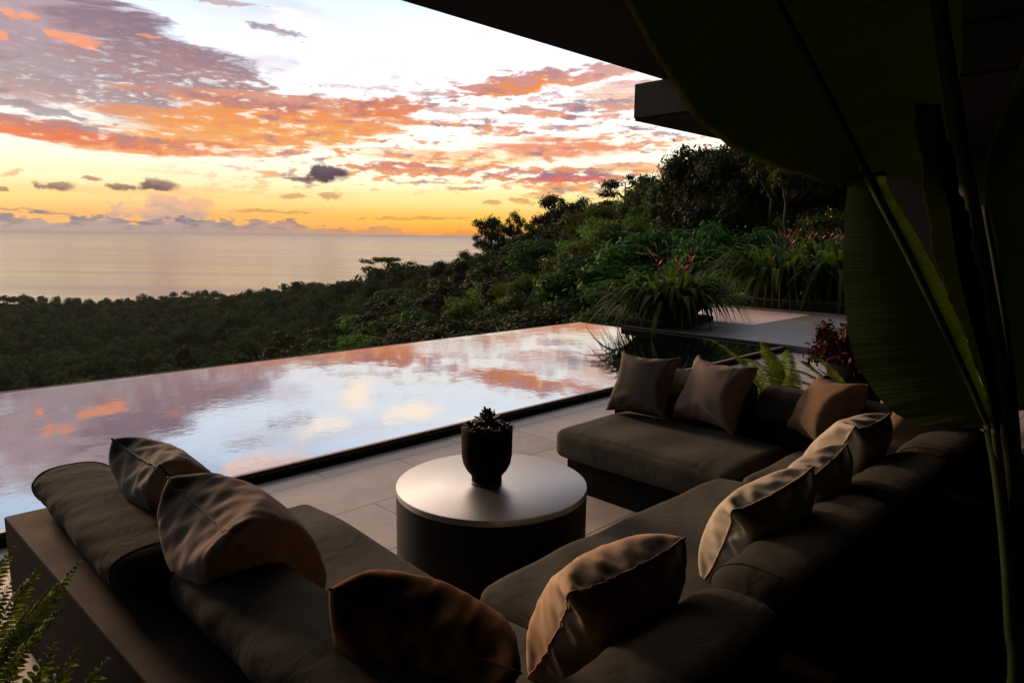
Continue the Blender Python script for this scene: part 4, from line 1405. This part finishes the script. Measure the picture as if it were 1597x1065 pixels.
# ---- tree kinds
def make_tree(kind, seed, n, leaf, mat):
    rg = np.random.default_rng(seed)
    H_ = 9.0
    cent = []; rad = []
    if kind == 'dense':
        for i in range(40):
            th = rg.uniform(0, 2 * PI); ph = rg.uniform(-.35, 1.)
            rr = rg.uniform(.55, 1.)
            c = np.array([math.cos(th) * math.cos(ph * 1.5) * 2.9 * rr, math.sin(th) * math.cos(ph * 1.5) * 2.9 * rr, 5.6 + 2.7 * math.sin(ph * 1.5) * rr])
            q = rg.uniform(.6, 1.15)
            cent.append(c); rad.append((q, q, q * .75))
    elif kind == 'layered':
        for i in range(30):
            th = rg.uniform(0, 2 * PI); r_ = rg.uniform(.3, 1.) ** .6 * 3.8
            lay = rg.integers(0, 3)
            c = np.array([math.cos(th) * r_, math.sin(th) * r_, 8.4 - lay * 1.0 - (r_ / 3.8) ** 2 * .9 + rg.normal(0, .15)])
            q = rg.uniform(.55, 1.0)
            cent.append(c); rad.append((q * 1.25, q * 1.25, q * .42))
    elif kind == 'open':
        for i in range(34):
            th = rg.uniform(0, 2 * PI); t_ = rg.uniform(-.1, 1.)
            r_ = 2.3 * rg.uniform(.25, 1.) * (1.25 - .55 * t_)
            c = np.array([math.cos(th) * r_, math.sin(th) * r_, 3.2 + 5.6 * t_])
            q = rg.uniform(.6, 1.15)
            cent.append(c); rad.append((q, q, q * .7))
    else:       # slim, bare lower trunk
        for i in range(16):
            th = rg.uniform(0, 2 * PI)
            r_ = 1.5 * rg.uniform(.1, 1.)
            c = np.array([math.cos(th) * r_, math.sin(th) * r_, rg.uniform(6.2, 9.)])
            q = rg.uniform(.45, .85)
            cent.append(c); rad.append((q, q, q * .6))
    cent = np.array(cent); rad = np.array(rad)
    V, F = leafcloud(cent, rad, n, leaf, leaf * .5, .35, seed, .35)
    m = MB()
    lean = rg.normal(0, .25, 2)
    tr = spline([(0, 0, -1.2), (.05, 0, 1.5), (lean[0] * .5, lean[1] * .5, 4.), (lean[0], lean[1], 6.8), (lean[0] * 1.2, lean[1] * 1.2, 8.)], 14)
    m.tube(tr, [.24 * (1 - .8 * i / 14) for i in range(15)], 7)
    for i in rg.choice(len(cent), min(14, len(cent)), False):
        z0 = min(max(cent[i][2] - rg.uniform(1.2, 2.4), 2.), 7.)
        b_ = np.array(tr[int(np.clip((z0 + 1.2) / 9.2 * 14, 1, 13))])
        m.tube(bez(b_, (b_ + cent[i]) / 2 + np.array([0, 0, -.3]), cent[i], 6), [.085 * (1 - .75 * k / 5) for k in range(6)], 5)
    r0 = thing('tree', (0, 0, 0), 'tree', 'tree')
    npmesh('crown', V, F, M[mat], r0, False)
    m.build('trunk', M['trunk'], r0)
    return r0


protos = {}
for nm, kd, sd_, n, lf, mt in (('dense0', 'dense', 1, 9000, .26, 'leaf'), ('dense1', 'dense', 2, 9000, .26, 'leaf_l'), ('dense2', 'dense', 3, 9000, .28, 'leaf_d'), ('dense3', 'dense', 4, 7500, .32, 'leaf'),
                               ('lay0', 'layered', 5, 4500, .26, 'leaf_d'), ('lay1', 'layered', 6, 4500, .28, 'leaf'), ('open0', 'open', 7, 8000, .26, 'leaf_d'), ('open1', 'open', 8, 8000, .28, 'leaf'),
                               ('slim0', 'slim', 9, 2400, .26, 'leaf_d'), ('slim1', 'slim', 10, 2200, .28, 'leaf'),
                               ('far0', 'dense', 11, 2600, .48, 'leaf'), ('far1', 'dense', 12, 2600, .48, 'leaf_d'), ('far2', 'layered', 13, 1800, .45, 'leaf'), ('far3', 'dense', 14, 2600, .46, 'leaf_l')):
    protos[nm] = make_tree(kd, sd_, n, lf, mt)
used_p = set()


def plant(nm, x, y, z, s, sz, label, group=None, tilt=0.):
    p = protos[nm]
    if nm not in used_p:
        used_p.add(nm); o = p
    else:
        o = p.copy(); COL.objects.link(o)
        for ch in p.children:
            c = ch.copy(); COL.objects.link(c); c.parent = o
    o.location = (x, y, z); o.scale = (s, s, sz)
    o.rotation_euler = (random.uniform(-.06, .06), random.uniform(-.06, .06), random.uniform(0, 2 * PI))
    o['label'] = label; o['category'] = 'tree'
    if group: o['group'] = group
    return o


placed = []


def hero(nm, px, ytop, d, wpx, label, hpx=None):
    wpx *= 1.15
    """tree whose top stands at that bearing and height, d metres off, wpx wide"""
    a = azel(px, 370)[0]
    x, y = polar(a, d)
    r_ = ray(px, ytop); zt = EYE + d * r_.z / math.hypot(r_.x, r_.y)
    z0 = crown_z(a, d) - tree_h(d)
    Wd = wpx * d * math.cos(R(a)) / FX / math.cos(R(a)) ** .0
    wn = {'d': 7.0, 'l': 8.6, 'o': 5.6, 's': 3.8, 'f': 7.}[nm[0]]
    s = Wd / wn
    sz = max(.5, (zt - z0) / 9.2)
    placed.append((x, y, Wd * .45))
    return plant(nm, x, y, z0, s, sz, label)


hero('open0', 765, 333, 150, 62, 'dark ragged tree standing alone against the sea horizon, first on the ridge')
hero('open1', 806, 330, 146, 42, 'small rounded tree on the ridge just right of the first dark one')
hero('open0', 862, 300, 128, 62, 'taller ragged ridge tree with orange light showing behind it')
hero('open1', 905, 308, 124, 56, 'bushy ridge tree below the spreading umbrella tree')
hero('lay0', 972, 262, 98, 96, 'flat topped spreading tree silhouetted on the ridge against orange sky')
hero('open1', 930, 318, 118, 60, 'low dark tree on the ridge under the flat topped one')
hero('lay1', 603, 394, 300, 74, 'spreading tree with airy crown breaking the sea line in the middle distance')
hero('lay0', 640, 408, 290, 60, 'flat dark tree beside the airy one on the middle spur')
hero('open0', 457, 438, 560, 22, 'tiny lone tree poking above the shore forest')
hero('open0', 690, 405, 230, 50, 'small tree on the spur below the ridge, before the sea')
hero('open1', 728, 392, 180, 52, 'dark tree at the foot of the first ridge tree')
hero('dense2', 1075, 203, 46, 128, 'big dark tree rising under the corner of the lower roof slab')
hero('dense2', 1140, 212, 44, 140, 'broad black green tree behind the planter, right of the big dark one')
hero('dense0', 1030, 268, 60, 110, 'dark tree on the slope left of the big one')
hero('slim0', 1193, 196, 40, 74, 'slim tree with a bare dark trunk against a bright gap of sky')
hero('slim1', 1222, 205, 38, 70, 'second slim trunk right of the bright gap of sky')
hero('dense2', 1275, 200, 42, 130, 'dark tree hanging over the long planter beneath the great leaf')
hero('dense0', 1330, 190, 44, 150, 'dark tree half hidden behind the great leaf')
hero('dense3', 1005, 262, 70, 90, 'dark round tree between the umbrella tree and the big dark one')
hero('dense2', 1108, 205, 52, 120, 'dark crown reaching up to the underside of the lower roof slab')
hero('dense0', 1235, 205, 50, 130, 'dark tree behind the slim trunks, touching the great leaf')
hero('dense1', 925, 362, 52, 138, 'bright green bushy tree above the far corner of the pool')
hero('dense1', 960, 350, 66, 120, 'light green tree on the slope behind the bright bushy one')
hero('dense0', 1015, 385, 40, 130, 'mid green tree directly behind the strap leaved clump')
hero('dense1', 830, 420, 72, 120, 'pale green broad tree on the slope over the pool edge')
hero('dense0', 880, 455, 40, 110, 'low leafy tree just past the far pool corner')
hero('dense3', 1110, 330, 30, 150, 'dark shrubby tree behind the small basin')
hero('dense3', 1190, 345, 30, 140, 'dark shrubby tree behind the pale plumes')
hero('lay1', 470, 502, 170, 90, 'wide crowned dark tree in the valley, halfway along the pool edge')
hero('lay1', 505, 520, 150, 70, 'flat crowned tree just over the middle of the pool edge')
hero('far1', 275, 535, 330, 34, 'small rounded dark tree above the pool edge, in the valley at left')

# scattered trees
cand = []
grid = {}
tries = 0
for (d0, d1, sp_, cnt) in ((20, 45, 4.6, 700), (45, 110, 6.6, 1500), (110, 260, 8.2, 5200), (260, 470, 8.6, 9000), (470, 860, 9.6, 22000)):
    for _ in range(cnt):
        a = rng.uniform(-39, 39); d = math.sqrt(rng.uniform(d0 * d0, d1 * d1))
        x, y = polar(a, d)
        if d < 24 and 8 < x < 20 and y < 10.5: continue
        if y < 11: 
            if x < 20: continue
        zc = crown_z(a, d)
        px, py = project((x, y, zc + 1.5))
        if px < -60 or px > 1500: continue
        lim = 607 - .1165 * px + 14 if px < 910 else 520
        if py > lim + 500 / d * 3: continue
        if d > 200:
            near = min(project((*polar(a, q), crown_z(a, q)))[1] for q in (60, 100, 140, 180, 240, 320, 420, 520, 650) if q < d * .9)
            if py > near + 6: continue
        g = (int(x // sp_), int(y // sp_), sp_)
        bad = False
        for i in (-1, 0, 1):
            for j in (-1, 0, 1):
                for (qx, qy) in grid.get((g[0] + i, g[1] + j, sp_), ()):
                    if (qx - x) ** 2 + (qy - y) ** 2 < sp_ * sp_: bad = True; break
                if bad: break
            if bad: break
        if bad or any((hx - x) ** 2 + (hy - y) ** 2 < (hr * .75) ** 2 for hx, hy, hr in placed): continue
        grid.setdefault(g, []).append((x, y))
        cand.append((d, a, x, y, zc))
cand.sort()
print('trees', len(cand))
NI = 262
zone = [(45, 'leafy green tree on the slope right beyond the pool and terrace', 'trees on the near slope'), (110, 'dark green tree in the dense wood below the ridge', 'trees below the ridge'),
        (1e9, 'rounded dark tree in the valley wood beyond the pool edge', 'trees of the valley wood')]
for k, (d, a, x, y, zc) in enumerate(cand[:NI]):
    if d < 45: nm = random.choice(('dense0', 'dense1', 'dense3', 'dense2', 'dense3'))
    elif d < 110: nm = random.choice(('dense0', 'dense2', 'dense3', 'open1', 'dense1', 'dense2'))
    else: nm = random.choice(('far0', 'far1', 'far1', 'far3', 'far2', 'far0'))
    h_ = tree_h(d) * random.uniform(.8, 1.3)
    lb, gr = next((l, g) for q, l, g in zone if d < q)
    plant(nm, x, y, zc - tree_h(d), h_ / 9.2 * random.uniform(1.15, 1.75), h_ / 9.2, lb, gr)
for nm, p in protos.items():
    if nm not in used_p:
        for c in list(p.children): bpy.data.objects.remove(c)
        bpy.data.objects.remove(p)
# the rest of the valley and shore forest: one mass
VV = []; n_all = 0
for (d, a, x, y, zc) in cand[NI:]:
    big = random.choice((.62, .8, .9, 1., 1.1, 1.3, 1.55))
    rr = 4.9 * big
    top = zc + random.gauss(0, .9) + (big - 1) * 4.5
    nb = 8
    c = []; rd = []
    for q in range(nb):
        th = random.uniform(0, 2 * PI); f = random.uniform(.1, .85) if q else 0.
        rb_ = rr * random.uniform(.34, .55)
        c.append((x + rr * f * math.cos(th), y + rr * f * math.sin(th), top - rb_ * .8 - rr * .75 * f * f)); rd.append((rb_, rb_, rb_ * .9))
    c = np.array(c); rd = np.array(rd)
    s_ = .75 if d < 200 else (.95 if d < 320 else (1.25 if d < 520 else 1.7))
    nq = int((560 if d < 200 else (430 if d < 320 else (260 if d < 520 else 150))) * max(.5, big * big))
    V, F = leafcloud(c, rd, nq, s_, s_ * .7, .5, int(x * 7 + y) % 9999, .8, 2.6)
    VV.append(V); n_all += nq
VV = np.concatenate(VV)
tag(npmesh('forest', VV, np.arange(n_all * 4).reshape(-1, 4), M['forest'], None, False), 'dark green forest filling the valley down to the shore', 'forest', None, 'stuff')
print('forest quads', n_all)

# ---- evening air over the valley
hzm = bpy.data.materials.new('evening_haze'); hzm.use_nodes = True
ht = hzm.node_tree
for n_ in list(ht.nodes):
    if n_.type == 'BSDF_PRINCIPLED': ht.nodes.remove(n_)
pv = ht.nodes.new('ShaderNodeVolumePrincipled')
pv.inputs['Color'].default_value = (.90, .86, .90, 1)
pv.inputs['Density'].default_value = HAZE
ht.links.new(pv.outputs[0], ht.nodes['Material Output'].inputs['Volume'])
bpy.context.view_layer.update()
topz = max((o_.matrix_world @ Vector(c_)).z for o_ in COL.objects if o_.type == 'MESH' for c_ in o_.bound_box) + 1.
m = MB(); m.box((-110000, -110000, SEA_Z - 1), (110000, 110000, topz))
hb = tag(m.build('haze', hzm, None, False), 'thin evening haze over the valley and the sea', 'haze', None, 'stuff')
cy.volume_bounces = 0
